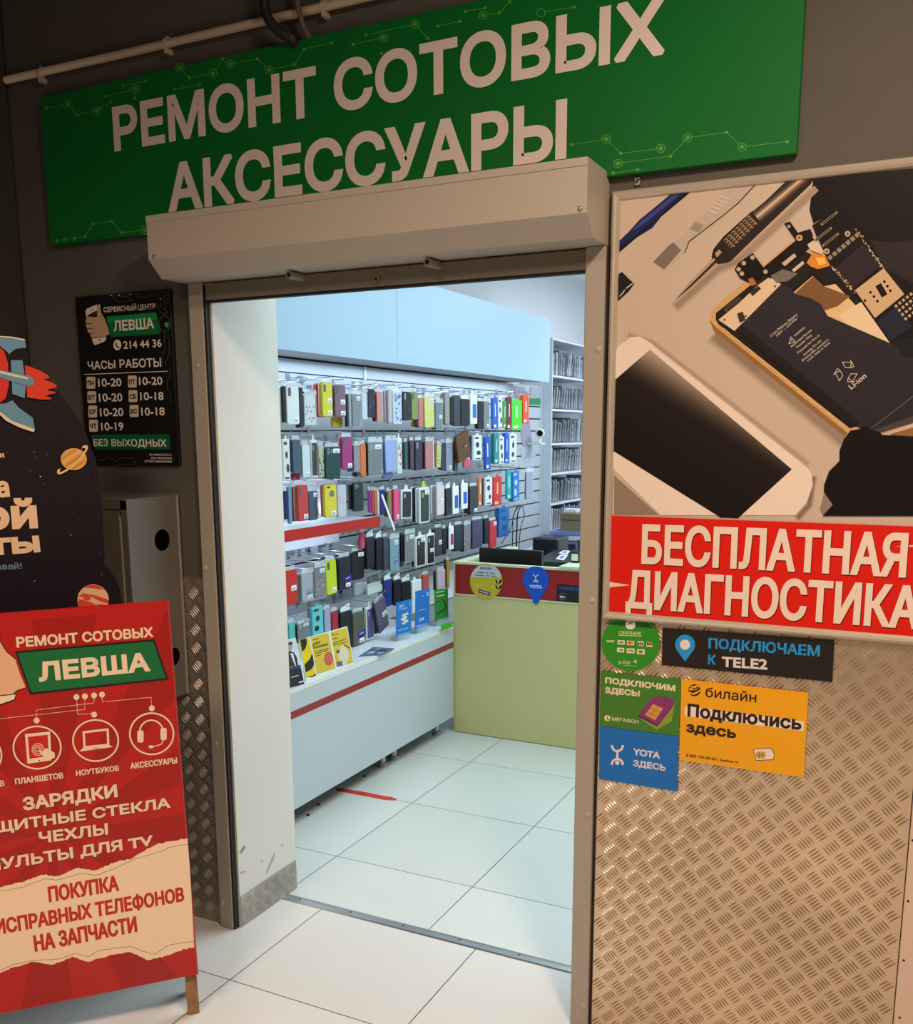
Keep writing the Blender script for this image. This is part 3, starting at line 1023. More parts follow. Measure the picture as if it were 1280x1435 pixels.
# caption band
red = paper(222, 34, 22)
zr = onY(860, 722.3, WY - .0125).z
sp.poly(red, [(ix0, iz0), (ix1, iz0), (ix1, zr), (ix0, zr)], 12, gp, raw=True)
PP(paper(240, 214, 196), K6((80, 318), (97, 320), (178, 333), (97, 342), (80, 342)), 13)
PP(paper(240, 214, 196), K6((1208, 182), (1290, 176), (1330, 176), (1330, 190)), 13)
local(gp.obj('printed_picture'), po)
g = G()
cap = paper(244, 226, 214)
drk = paper(110, 20, 16)
for (dx, dy, m, k) in ((3, 4, drk, 14), (0, 0, cap, 15)):
    q = lambda *p: [(x + dx / 2.78, y + dy / 2.78) for x, y in K6(*p)]
    (a, b, c) = q((222, 250), (1252, 304), (225, 95))
    sp.text(m, 'БЕСПЛАТНАЯ', a, b, c, 0.034, k, g)
    (a, b, c) = q((160, 421), (1302, 506), (167, 272))
    sp.text(m, 'ДИАГНОСТИКА', a, b, c, 0.034, k, g)
local(g.obj('caption_lettering'), po)

# ------------------------------------------------------------------ stickers under the poster
SK = WY - 0.0085


def sticker(name, label, px, face, cat='sticker', y=SK, th=0.0006, edge=None, n=(0, -1, 0), u=(1, 0, 0), o=None, group=None):
    """thin flat sticker whose outline is given in photo pixels on the plane of the wall"""
    s = Sheet(o or (0, y, 0), u, n, 0.00025)
    q = [s.uv(*p) for p in px]
    cx, cy = sum(p[0] for p in q) / len(q), sum(p[1] for p in q) / len(q)
    t = thing(name, label, cat, s.o + s.u * cx + s.w * cy, group=group)
    g = G().prism(face, q, s.o - s.n * th, s.u, s.w, s.n, th, mside=edge or face)
    local(g.obj('backing'), t)
    return s, t


SQ = lambda *c: mat(c, 0.4)
# round green bank sticker
kb = crop(835, 870, 12.8)
s, t = sticker('round_sticker', 'round green payment-card sticker just under the poster frame', [p for p in kb(*circ(630, 395, 520, 40, 505))], SQ(46, 150, 28))
g = G()
s.poly(SQ(22, 92, 18), kb((260, 22), (620, 18), (960, 45), (1040, 140), (560, 95), (215, 66)), 1, g)
s.poly(WHITE, kb(*circ(627, 70, 88, 20)), 2, g)
s.poly(SQ(120, 130, 100), kb((570, 80), (600, 62), (700, 28), (640, 5), (600, 20)), 3, g)
lt = SQ(236, 236, 200)
for (x, y, w, h) in ((395, 345, 130, 78), (565, 352, 130, 82), (748, 362, 118, 84), (912, 378, 112, 86), (385, 478, 130, 84), (560, 490, 142, 88), (742, 506, 142, 92)):
    s.poly(lt, kb((x, y), (x + w, y + 7), (x + w - 3, y + h + 6), (x - 2, y + h - 2)), 1, g)
s.poly(SQ(222, 60, 30), kb(*circ(612, 390, 30, 14)), 2, g)
s.poly(SQ(240, 140, 40), kb(*circ(650, 393, 30, 14)), 2.5, g)
for x, c_ in ((752, (40, 50, 110)), (790, (200, 50, 60)), (826, (50, 140, 130)), (920, (40, 70, 140)), (955, (200, 40, 50)), (990, (40, 130, 60))):
    s.poly(SQ(*c_), kb((x, 385), (x + 30, 388), (x + 30, 440), (x, 436)), 2, g)
dk = SQ(60, 40, 40)
for tx, x, y, w in (('VISA', 418, 398, 88), ('Pay', 430, 532, 64), ('G Pay', 580, 545, 100), ('SAMSUNG', 760, 546, 108), ('pay', 785, 572, 54)):
    a, b, c = kb((x, y), (x + w, y + 6), (x, y - 32 if tx != 'SAMSUNG' else y - 20))
    s.text(dk, tx, a, b, c, 0.05, 3, g, 'cap' if tx != 'pay' else 'x')
a, b, c = kb((420, 240), (822, 256), (424, 180))
s.text(lt, 'СБЕРБАНК', a, b, c, 0.03, 2, g)
s.stroke(lt, kb((425, 258), (828, 274)), 0.9, 2, g)
a, b, c = kb((198, 384), (342, 388), (202, 344))
s.text(lt, 'МИР', a, b, c, 0.08, 2, g)
s.stroke(lt, kb((412, 722), (446, 750), (412, 778)), 1.0, 2, g)
a, b, c = kb((470, 770), (630, 778), (474, 714))
s.text(SQ(190, 214, 150), 'эквайринг', a, b, c, 0.03, 2, g, 'x')
s.poly(SQ(200, 220, 160), kb((670, 728), (735, 690), (740, 770)), 2, g)
s.stroke(SQ(160, 196, 120), kb((505, 798), (730, 812)), 1.1, 2, g)
local(g.obj('print'), t)

# black connect sign
s, t = sticker('connect_sign', 'long black sign with a blue map pin and two lines of text', K6((303, 500), (973, 550), (965, 712), (300, 646)), SQ(28, 22, 20), 'sign', th=0.003)
g = G()
bl = SQ(30, 156, 236)
pin = [(391 + 39 * math.cos(math.radians(q)), 566 + 39 * math.sin(math.radians(q))) for q in range(150, 391, 12)] + [(391, 632)]
s.poly(bl, K6(*pin), 1, g)
s.poly(SQ(236, 232, 228), K6(*circ(391, 566, 20, 18)), 2, g)
for (tx, m, bl_, br_, tl_) in (('ПОДКЛЮЧАЕМ', bl, (482, 580), (916, 612), (484, 539)), ('К', bl, (480, 642), (510, 645), (482, 603)), ('TELE2', SQ(232, 228, 226), (534, 652), (712, 664), (536, 610))):
    a, b, c = K6(bl_, br_, tl_)
    s.text(m, tx, a, b, c, 0.045, 1, g)
for x in (500, 546, 590, 640, 690, 745, 800, 850, 896):      # stencil breaks
    yy = 560 + (x - 484) * 0.073
    s.stroke(SQ(28, 22, 20), K6((x, yy - 24), (x + 1.5, yy + 24)), 0.9, 2, g)
local(g.obj('print'), t)

# green sticker with a chip card
k4 = crop(835, 940, 8.44)
s, t = sticker('green_sticker', 'rectangular green sticker with a purple chip card drawing', k4((64, 2), (1012, 104), (985, 774), (46, 648)), SQ(66, 132, 40))
g = G()
cr = SQ(240, 232, 204)
for (tx, q, ref) in (('ПОДКЛЮЧИМ', ((112, 146), (942, 244), (116, 74)), 'cap'), ('ЗДЕСЬ!', ((110, 262), (525, 306), (112, 190)), 'cap'), ('МЕГАФОН', ((193, 588), (508, 626), (196, 546)), 'cap')):
    a, b, c = k4(*q)
    s.text(cr, tx, a, b, c, 0.075 if tx != 'МЕГАФОН' else 0.03, 1, g, ref)
s.poly(cr, k4(*circ(140, 560, 36, 20)), 1, g)
s.stroke(SQ(66, 132, 40), k4((142, 535), (142, 585)), 1.1, 2, g)
s.stroke(SQ(66, 132, 40), k4((150, 572), (168, 574)), 1.1, 2, g)
s.poly(SQ(142, 160, 70), k4((520, 560), (720, 700), (900, 600), (940, 370), (720, 500)), 0.6, g)
s.poly(SQ(138, 52, 122), k4((498, 540), (655, 325), (790, 294), (940, 352), (915, 420), (730, 660)), 1, g)
s.poly(SQ(98, 30, 84), k4((498, 540), (510, 520), (735, 640), (918, 395), (940, 352), (915, 420), (730, 660)), 2, g)
s.poly(SQ(214, 160, 84), k4((585, 520), (680, 392), (800, 445), (705, 585)), 2, g)
for q in (((612, 484), (735, 540)), ((645, 440), (768, 495)), ((735, 420), (640, 555))):
    s.stroke(SQ(166, 110, 50), k4(*q), 0.6, 3, g)
local(g.obj('print'), t)

# blue sticker
s, t = sticker('blue_sticker', 'rectangular blue sticker directly below the green chip card sticker', k4((45, 652), (984, 778), (968, 1428), (40, 1282)), SQ(0, 114, 208))
g = G()


def figure(s, g, m, k, cx, top, w, h, lw, lay=1):
    """little open-armed figure: upper arc, stem, lower arch and dot"""
    r = w / 2
    up = [(cx - r * math.cos(math.radians(q)), top + r * 1.0 * math.sin(math.radians(q))) for q in range(0, 181, 15)]
    s.stroke(m, k(*up), lw, lay, g)
    s.stroke(m, k((cx, top + r), (cx, top + h - r)), lw, lay, g)
    lo = [(cx - r * math.cos(math.radians(q)), top + h - r * math.sin(math.radians(q))) for q in range(0, 181, 15)]
    s.stroke(m, k(*lo), lw, lay, g)
    s.poly(m, k(*circ(cx, top + h - r * .32, r * .4, 14)), lay, g)


wt = SQ(236, 232, 238)
figure(s, g, wt, k4, 258, 885, 128, 222, 3.0)
for (tx, q) in (('YOTA', ((445, 994), (762, 1042), (448, 912))), ('ЗДЕСЬ', ((444, 1126), (828, 1186), (446, 1050)))):
    a, b, c = k4(*q)
    s.text(wt, tx, a, b, c, 0.055, 1, g)
local(g.obj('print'), t)

# yellow sticker
ky = crop(950, 950, 6.737)
s, t = sticker('yellow_sticker', 'wide yellow sticker with black text and a white chip card', ky((36, 10), (1236, 140), (1192, 940), (16, 776)), SQ(246, 176, 10))
g = G()
bk = SQ(40, 18, 14)
s.poly(SQ(246, 232, 226), ky((66, 290), (80, 268), (1195, 412), (1188, 502), (72, 360)), 1, g)
for (tx, q, d, ref) in (('билайн', ((262, 178), (742, 232), (268, 108)), 0.02, 'x'), ('Подключись', ((92, 362), (1168, 494), (96, 240)), 0.05, 'cap'), ('здесь', ((80, 510), (552, 572), (84, 432)), 0.07, 'x'), ('8 800 700-80-00 | beeline.ru', ((80, 742), (572, 808), (82, 714)), 0.02, 'cap')):
    a, b, c = ky(*q)
    s.text(bk, tx, a, b, c, d, 2, g, ref)
s.poly(bk, ky(*circ(160, 116, 57, 24)), 1, g)
s.poly(SQ(246, 176, 10), ky((105, 112), (118, 92), (170, 95), (212, 68), (200, 62), (160, 74), (120, 76), (150, 108), (196, 98), (217, 78), (214, 70), (180, 112), (120, 118)), 2, g)
s.poly(SQ(246, 176, 10), ky((104, 130), (150, 142), (218, 108), (216, 124), (160, 160), (112, 150)), 2, g)
s.poly(SQ(246, 232, 226), ky((718, 676), (740, 668), (880, 664), (915, 720), (905, 770), (740, 778)), 1, g)
s.poly(SQ(222, 176, 90), ky(*rrect(742, 696, 830, 758, 12)), 2, g)
for q in (((742, 727), (830, 727)), ((772, 696), (772, 758)), ((800, 696), (800, 758))):
    s.stroke(bk, ky(*q), 0.6, 3, g)
s.stroke(bk, ky((718, 676), (740, 668), (880, 664), (915, 720), (905, 770), (740, 778)), 0.7, 3, g, close=True)
local(g.obj('print'), t)

# ------------------------------------------------------------------ black opening hours board
IY = 2.3175
ib = thing('opening_hours_board', 'black opening hours board with a green name bar beside the doorway', 'sign', (-2.31, WY, 1.53))
bx0_, bx1_, bz0_, bz1_ = -2.508, -2.112, 1.532, 2.06
local(G().box(SQ(16, 15, 14), bx0_, bx1_, IY, WY - .0005, bz0_, bz1_, bev=.001).obj('board'), ib)
si = Sheet((0, IY - .0003, 0), (1, 0, 0), (0, -1, 0))
I1, I2 = crop(100, 400, 8), crop(100, 520, 8)
g = G()
wi = SQ(244, 236, 226)
skin = SQ(206, 176, 142)
gbar = SQ(10, 112, 62)
si.poly(gbar, I1((395, 350), (950, 302), (1000, 545), (440, 580)), 1, g)
si.poly(SQ(16, 150, 84), I1((395, 350), (950, 302), (968, 380), (412, 425)), 1.5, g)
si.poly(SQ(6, 96, 60), I2((215, 712), (1105, 708), (1110, 880), (270, 880)), 1, g)
si.stroke(wi, I1((145, 998), (1078, 962)), 0.9, 1, g)
for (K, tx, q, d) in ((I1, 'СЕРВИСНЫЙ', ((366, 304), (732, 278), (366, 244)), .03), (I1, 'ЦЕНТР', ((752, 276), (948, 262), (752, 216)), .03), (I1, 'ЛЕВША', ((480, 516), (932, 482), (480, 396)), .045),
                      (I1, '214 44 36', ((590, 712), (1016, 688), (590, 622)), .03), (I1, 'ЧАСЫ', ((190, 944), (500, 930), (190, 852)), .03), (I1, 'РАБОТЫ', ((546, 928), (1012, 912), (546, 830)), .03),
                      (I2, 'БЕЗ', ((256, 842), (416, 840), (256, 762)), .03), (I2, 'ВЫХОДНЫХ', ((455, 842), (1072, 848), (455, 762)), .03),
                      (I2, 'ИП НИКИФОРОВ С.А', ((880, 948), (1128, 950), (880, 926)), .02), (I2, 'ИНН 246009980248', ((898, 986), (1130, 988), (898, 964)), .02), (I2, 'ОГРНИП 320246800049600', ((824, 1022), (1132, 1026), (824, 998)), .02)):
    a, b, c = K(*q)
    si.text(wi, tx, a, b, c, d, 3, g)
for (dx, dy, x, y, day, hrs) in ((172, 64, 304, 78, 'ПН', '10-20'), (182, 226, 314, 246, 'ВТ', '10-20'), (192, 386, 326, 412, 'СР', '10-20'), (202, 546, 340, 572, 'ЧТ', '10-19'), (636, 50, 762, 62, 'ПТ', '10-20'), (644, 214, 776, 232, 'СБ', '10-18'), (656, 380, 788, 404, 'ВС', '10-18')):
    si.poly(skin if False else SQ(226, 208, 190), I2(*rrect(dx, dy, dx + 98, dy + 134, 14)), 1, g)
    a, b, c = I2((dx + 12, dy + 100), (dx + 86, dy + 97), (dx + 12, dy + 44))
    si.text(SQ(24, 20, 18), day, a, b, c, .06, 2, g)
    w = 262 if hrs != '10-19' else 248
    a, b, c = I2((x, y + 96), (x + w, y + 92), (x, y + 2))
    si.text(wi, hrs, a, b, c, .03, 2, g)
# thumb-up hand holding a phone
si.poly(wi, I1((158, 290), (175, 262), (285, 215), (300, 235), (298, 360), (172, 362)), 1, g)
si.poly(SQ(60, 44, 34), I1((178, 350), (200, 325), (295, 275), (297, 360)), 2, g)
si.stroke(SQ(40, 34, 30), I1((218, 276), (246, 266)), 0.8, 2, g)
si.poly(skin, I1((292, 355), (292, 240), (310, 208), (326, 215), (335, 300), (380, 380), (412, 470), (432, 545), (400, 560), (380, 580), (225, 584), (212, 540), (190, 530), (178, 480), (165, 440), (165, 385), (180, 366)), 3, g)
for y in (430, 486, 540):
    si.stroke(SQ(20, 16, 14), I1((170 + (y - 430) * .15, y), (235 + (y - 430) * .15, y - 6)), 1.1, 4, g)
si.poly(wi, I1((232, 596), (395, 580), (385, 615), (370, 630), (270, 670), (250, 655)), 2, g)
si.poly(SQ(20, 16, 14), I1(*circ(320, 612, 9, 10)), 3, g)
si.poly(wi, I1(*circ(517, 668, 44, 22, 60)), 1, g)
si.stroke(SQ(20, 18, 16), I1((500, 640), (504, 668), (520, 690), (536, 698)), 1.7, 2, g)
cc = SQ(106, 110, 104)
for K, l in ((I1, ((400, 116), (450, 112), (520, 180), (590, 182), (690, 166), (640, 130), (545, 120), (450, 112))), (I1, ((560, 108), (665, 98), (735, 94), (770, 134), (850, 130), (880, 100), (960, 96), (1003, 150), (1003, 230), (1065, 275), (1065, 320))),
             (I1, ((965, 190), (968, 250), (1015, 310), (1060, 330), (1080, 290))), (I1, ((1045, 530), (1045, 630), (1060, 720), (1020, 780), (1020, 900))), (I1, ((1085, 560), (1100, 640), (1100, 780), (1060, 850), (1055, 910))),
             (I1, ((1085, 40), (1085, 190), (1040, 220), (1050, 110))), (I2, ((1108, -20), (1105, 60), (1075, 100), (1078, 200), (1115, 260), (1118, 350))), (I2, ((300, 1000), (370, 1000), (390, 972), (440, 972), (470, 1000), (520, 1018), (545, 980), (600, 970), (690, 980), (730, 1045), (500, 1046)))):
    si.stroke(cc, K(*l), 0.45, 1, g)
si.stroke(cc, I1(*circ(1045, 430, 62, 20, 88)), 0.6, 1, g, close=True)
si.poly(SQ(70, 170, 60), I1(*circ(1070, 440, 24, 14, 30)), 1, g)
for (x, y) in ((450, 112), (540, 110), (665, 98), (1003, 150)):
    si.poly(SQ(190, 196, 180), I1(*circ(x, y, 9, 10)), 2, g)
local(g.obj('print'), ib)

# ------------------------------------------------------------------ electrical cabinet
cbx, cby, cz0, cz1 = -2.129, 2.101, 0.797, 1.439
cabm = mat((112, 106, 98), 0.5, noise=0.03, scale=3)
cb = thing('electrical_cabinet', 'grey sheet metal cabinet on the wall under the opening hours board', 'cabinet', (-2.33, WY, cz0))
g = G()
cx0 = -2.60
g.box(cabm, cx0, cbx, cby, WY - .009, cz1 - .004, cz1)
g.box(cabm, cx0, cbx, cby, WY - .009, cz0, cz0 + .004)
g.box(cabm, cx0, cx0 + .003, cby, WY - .009, cz0 + .004, cz1 - .004)
# side wall with two round cable holes
sd = Sheet((cbx, 0, 0), (0, 1, 0), (1, 0, 0))
outer = [(cby, cz0 + .004), (WY - .009, cz0 + .004), (WY - .009, cz1 - .004), (cby, cz1 - .004)]
holes = [(2.243, 1.305, .034), (2.262, 0.93, .03)]
loops = [[Vector((a, b, 0)) for a, b in outer]] + [[Vector((y, z, 0)) for y, z in circ(a, b, r, 24)] for a, b, r in holes]
flat = [p for l in loops for p in l]
tri = tessellate_polygon(loops)
g.add(cabm, [(cbx, p.x, p.y) for p in flat], [tuple(q) for q in tri])
g.add(cabm, [(cbx - .003, p.x, p.y) for p in flat], [tuple(q) for q in tri])
for l in loops[1:]:
    n = len(l)
    g.add(cabm, [(cbx, p.x, p.y) for p in l] + [(cbx - .003, p.x, p.y) for p in l], [(i, (i + 1) % n, n + (i + 1) % n, n + i) for i in range(n)])
g.box(cabm, cx0, cbx, WY - .009, WY - .0065, cz0 - .004, cz1 + .004)
g.box(cabm, cx0, cx0 + .018, cby, cby + .003, cz0 + .004, cz1 - .004)
g.box(cabm, cbx - .022, cbx, cby - .0005, cby + .0025, cz0 + .004, cz1 - .004)
g.box(cabm, cx0, cbx, cby - .0005, cby + .0025, cz1 - .03, cz1 - .004)
g.box(cabm, cx0, cbx, cby - .0005, cby + .0025, cz0 + .004, cz0 + .02)
local(g.obj('body'), cb)
dr = local(G().box(cabm, cx0 + .02, cbx - .026, cby - .004, cby + .001, cz0 + .022, cz1 - .033, bev=.0015).obj('door'), cb)
local(G().box(mat((212, 204, 186), .35, metal=.4), cbx - .0255, cbx - .0225, cby - .003, cby, cz0 + .03, cz1 - .05).obj('hinge_strip'), dr)
local(G().box(mat((160, 150, 134), .45), cbx, cbx + .0015, WY - .018, WY - .009, cz0, cz1).obj('edge_flange'), cb)

# ------------------------------------------------------------------ red pavement sign (A-board)
P0 = on_plane(275, 1427, Vector((0, 0, 0)), Vector((0, 0, 1)))
ua = Vector((0.694, 0.72, 0.02)).normalized()
na = Vector((0.72, -0.694, 0)).normalized()
sa = Sheet(P0 + na * 0.002, ua, na, 0.00025)
q_tr, q_br, q_tl, q_bl = sa.uv(243.5, 843), sa.uv(272, 1366), sa.uv(0, 860), sa.uv(0, 1424)
AW = 0.66
ur = (q_tr[0] + q_br[0]) / 2
vt, vb = (q_tr[1] + q_tl[1]) / 2, (q_br[1] + q_bl[1]) / 2
ab = thing('pavement_sign', 'red free-standing pavement sign on wooden legs with repair services lettering', 'sign', P0 - ua * AW / 2 - na * .06, (0, 0, 0))
redb = SQ(186, 22, 18)
wood = mat((150, 112, 72), 0.6, noise=0.25, scale=18)


def slab(s, m, u0, u1, v0, v1, d0, d1, bev=0.0):
    g = G()
    pts = [(u0, v0), (u1, v0), (u1, v1), (u0, v1)]
    g.prism(m, pts, s.o + s.n * d0, s.u, s.w, s.n, d1 - d0, bev)
    return g


local(slab(sa, redb, ur - AW, ur, vb, vt, -0.022, 0.0, 0.004).obj('front_panel'), ab)
v_floor = 0.0
for k, (u0, u1) in enumerate(((ur - AW + .004, ur - AW + .036), (ur - .036, ur - .004))):
    vbot = -((sa.o + sa.u * u0).z) / sa.w.z + 0.001
    local(slab(sa, wood, u0, u1, vbot, vb + .3, -0.042, -0.0225, 0.002).obj('front_leg'), ab)
# rear frame leaning back
nb = na
top_ = sa.o + sa.w * (vt - .03) - sa.n * .05
for k, u0 in enumerate((ur - AW + .02, ur - .02)):
    g = G()
    a = sa.o + sa.u * u0 + sa.w * (vt - .04) - sa.n * .055
    b = sa.o + sa.u * u0 - sa.n * 0.14
    b.z = 0.012
    g.tube(wood, [a, b], 0.015, 4)
    local(g.obj('rear_leg'), ab)
g = G().tube(wood, [sa.o + sa.u * (ur - AW + .02) + sa.w * (vb + .25) - sa.n * .105, sa.o + sa.u * (ur - .02) + sa.w * (vb + .25) - sa.n * .105], 0.012, 4)
local(g.obj('rear_rail'), ab)
g = G()
A1, A2 = crop(0, 840, 4.571), crop(0, 1080, 4.043)
cream = SQ(246, 222, 194)
R2 = SQ(166, 16, 14)
R3 = SQ(204, 26, 20)
# sunburst
cu, cv = ur - AW / 2, vb + (vt - vb) * .45
for i in range(24):
    if i % 2:
        a0, a1 = math.radians(i * 15), math.radians(i * 15 + 15)
        pl = [(cu, cv), (cu + 2 * math.cos(a0), cv + 2 * math.sin(a0)), (cu + 2 * math.cos(a1), cv + 2 * math.sin(a1))]
        for f in (lambda p: ur - .004 - p[0], lambda p: p[0] - ur + AW - .004, lambda p: vt - .02 - p[1], lambda p: p[1] - vb - .006):
            pl = clip(pl, f) if len(pl) > 2 else pl
        if len(pl) > 2:
            sa.poly(R2, pl, 1, g, raw=True)
TA = lambda K, m, tx, q, d, k=6, ref='cap': sa.text(m, tx, *K(*q), d, k, g, ref)
TA(A1, cream, 'РЕМОНТ СОТОВЫХ', ((108, 308), (983, 240), (108, 240)), .05)
blk = SQ(26, 18, 16)
par = [(104, 338), (985, 262), (1072, 508), (198, 602)]
sa.poly(blk, A1(*[(x + (x - 590) * .012, y + (y - 430) * .05) for x, y in par]), 3, g)
sa.poly(SQ(10, 112, 60), A1(*par), 4, g)
sa.stroke(blk, A1(*par), 2.6, 4.8, g, close=True)
sa.poly(SQ(18, 138, 72), A1((104, 338), (985, 262), (1022, 366), (146, 440)), 4.5, g)
TA(A1, cream, 'ЛЕВША', ((252, 528), (962, 458), (256, 400)), .06)
hand = [(-90, 80), (-50, 60), (-15, 90), (0, 270), (40, 335), (100, 385), (130, 480), (165, 562), (110, 580), (80, 605), (-300, 640), (-330, 590), (-365, 570), (-360, 500), (-385, 470), (-380, 400), (-400, 360), (-360, 310), (-170, 290), (-120, 200)]
sa.poly(blk, A1(*[(x + 4, y + (5 if y > 400 else -5)) for x, y in hand]), 2.5, g)
sa.poly(SQ(236, 186, 152), A1(*hand), 4, g)
sa.poly(blk, A1((-290, 640), (105, 604), (100, 640), (60, 660), (-60, 700), (-230, 730)), 3, g)
sa.poly(cream, A1((-278, 652), (100, 608), (92, 638), (55, 652), (-60, 690), (-225, 718)), 4, g)
for y in (400, 478, 560):
    sa.stroke(blk, A1((-388 + (y - 400) * .2, y), (-230, y - 14)), 1.4, 5, g)
for (x, y) in ((490, 625), (544, 620), (603, 614), (654, 609), (235, 775), (603, 737), (973, 697)):
    sa.poly(cream, A1(*circ(x, y, 19, 16)), 4, g)


def dashes(K, pts, w, k):
    for a, b in zip(pts, pts[1:]):
        L = math.hypot(b[0] - a[0], b[1] - a[1])
        n = max(1, int(L / 17))
        for i in range(n):
            t0, t1 = i / n, (i + .65) / n
            sa.stroke(cream, K((a[0] + (b[0] - a[0]) * t0, a[1] + (b[1] - a[1]) * t0), (a[0] + (b[0] - a[0]) * t1, a[1] + (b[1] - a[1]) * t1)), w, k, g)


dashes(A1, [(492, 640), (498, 736), (590, 730)], .8, 4)
dashes(A1, [(544, 640), (544, 704), (-40, 768)], .8, 4)
dashes(A1, [(603, 630), (603, 662), (232, 708), (235, 770)], .8, 4)
dashes(A1, [(654, 625), (656, 656), (968, 626), (973, 690)], .8, 4)
for (x, y, r, ry) in ((238, 948, 152, 136), (613, 903, 145, 132), (972, 860, 140, 132), (-130, 1000, 140, 130)):
    sa.stroke(cream, A1(*circ(x, y, r, 40, ry)), 2.3, 4, g, close=True)
# phone icon
sa.poly(cream, A1((-178, 935), (-92, 926), (-84, 1066), (-170, 1076)), 4, g)
sa.poly(R3, A1((-168, 952), (-100, 945), (-94, 1040), (-162, 1048)), 5, g)
TA(A1, cream, 'ТЕЛЕФОНОВ', ((-290, 1236), (30, 1194), (-290, 1197)), .05)
# tablet icon
sa.poly(cream, A1((160, 862), (322, 845), (330, 1030), (176, 1052)), 4, g)
sa.poly(R3, A1((178, 880), (306, 866), (312, 1002), (190, 1020)), 5, g)
sa.poly(blk, A1(*circ(252, 1032, 5, 8)), 5, g)
for r in (14, 26, 38):
    sa.stroke(cream, A1(*circ(244, 960, r, 20)), 1.0, 6, g, close=True)
sa.poly(cream, A1((246, 956), (270, 974), (296, 950), (350, 980), (352, 1010), (325, 1025), (290, 1012), (262, 990)), 6, g)
# laptop icon
sa.stroke(cream, A1((536, 850), (690, 832), (694, 930), (542, 946)), 3.2, 5, g, close=True)
sa.poly(cream, A1((534, 948), (698, 930), (726, 944), (508, 974)), 5, g)
sa.stroke(blk, A1((600, 955), (632, 951)), 0.8, 6, g)
# headset icon
sa.stroke(cream, A1(*[(970 + 74 * math.cos(math.radians(q)), 845 + 72 * math.sin(math.radians(q))) for q in range(185, 356, 10)]), 2.2, 5, g)
sa.poly(cream, A1(*rrect(880, 838, 920, 916, 12)), 5, g)
sa.poly(cream, A1(*rrect(1028, 822, 1068, 900, 12)), 5, g)
sa.stroke(cream, A1((1048, 898), (1035, 925), (1000, 938), (970, 944)), 1.4, 5, g)
sa.poly(cream, A1(*circ(968, 943, 17, 12, 10)), 5, g)
TA(A1, cream, 'ПЛАНШЕТОВ', ((98, 1185), (408, 1144), (98, 1146)), .05)
TA(A1, cream, 'НОУТБУКОВ', ((488, 1130), (764, 1096), (488, 1094)), .05)
TA(A1, cream, 'АКСЕССУАРЫ', ((836, 1086), (1136, 1048), (836, 1046)), .05)
sh3 = SQ(120, 12, 10)
for dx, m, k in ((3, sh3, 5), (0, cream, 6)):
    for (tx, q) in (('ЗАРЯДКИ', ((134, 226), (668, 148), (136, 150))), ('ЗАЩИТНЫЕ СТЕКЛА', ((-186, 376), (966, 208), (-181, 312))), ('ЧЕХЛЫ', ((224, 412), (614, 360), (222, 346))), ('ПУЛЬТЫ ДЛЯ TV', ((-70, 572), (868, 422), (-70, 506)))):
        sa.text(m, tx, *A2(*[(x + dx, y + dx) for x, y in q]), .055, k, g)
# torn paper strip
rr = random.Random(5)


def torn(pts, amp):
    out = []
    for a, b in zip(pts, pts[1:]):
        n = 9
        for i in range(n):
            t = i / n
            out.append((a[0] + (b[0] - a[0]) * t, a[1] + (b[1] - a[1]) * t + rr.uniform(-amp, amp)))
    out.append(pts[-1])
    return out


left_px = -120
top = torn([(left_px * 4, 742), (0, 660), (110, 634), (250, 588), (320, 598), (440, 552), (540, 566), (640, 522), (740, 498), (880, 418), (1066, 380)], 4)
bot = torn([(1101, 1002), (1040, 1012), (930, 1054), (830, 1072), (740, 1024), (600, 1052), (500, 1082), (410, 1054), (300, 1100), (190, 1080), (60, 1118), (0, 1146), (left_px * 4, 1256)], 4)
edge = lambda P: [p for p in P]
strip = [sa.uv(*p) for p in A2(*(top + bot))]
for f in (lambda p: ur - .0005 - p[0], lambda p: p[0] - ur + AW - .001):
    strip = clip(strip, f)
sa.poly(SQ(250, 224, 194), strip, 2, g, raw=True)
gl = SQ(110, 92, 74)
sa.stroke(gl, A2(*torn([(0, 682), (120, 664), (250, 612), (330, 620), (450, 582), (560, 590), (660, 548), (760, 500), (900, 462), (970, 430), (1066, 416)], 3)), .5, 3, g)
sa.stroke(gl, A2(*torn([(1098, 966), (1000, 980), (950, 990), (880, 1040), (800, 1020), (750, 996), (640, 1006), (560, 1018), (500, 1056), (430, 1034), (340, 1066), (200, 1074), (80, 1096), (0, 1132)], 3)), .5, 3, g)
rt_ = SQ(200, 34, 26)
for (tx, q) in (('ПОКУПКА', ((278, 746), (676, 678), (276, 656))), ('НЕИСПРАВНЫХ ТЕЛЕФОНОВ', ((-140, 952), (1046, 738), (-140, 864))), ('НА ЗАПЧАСТИ', ((198, 1026), (780, 912), (196, 932)))):
    sa.text(rt_, tx, *A2(*q), .042, 4, g)
local(g.obj('print'), ab)

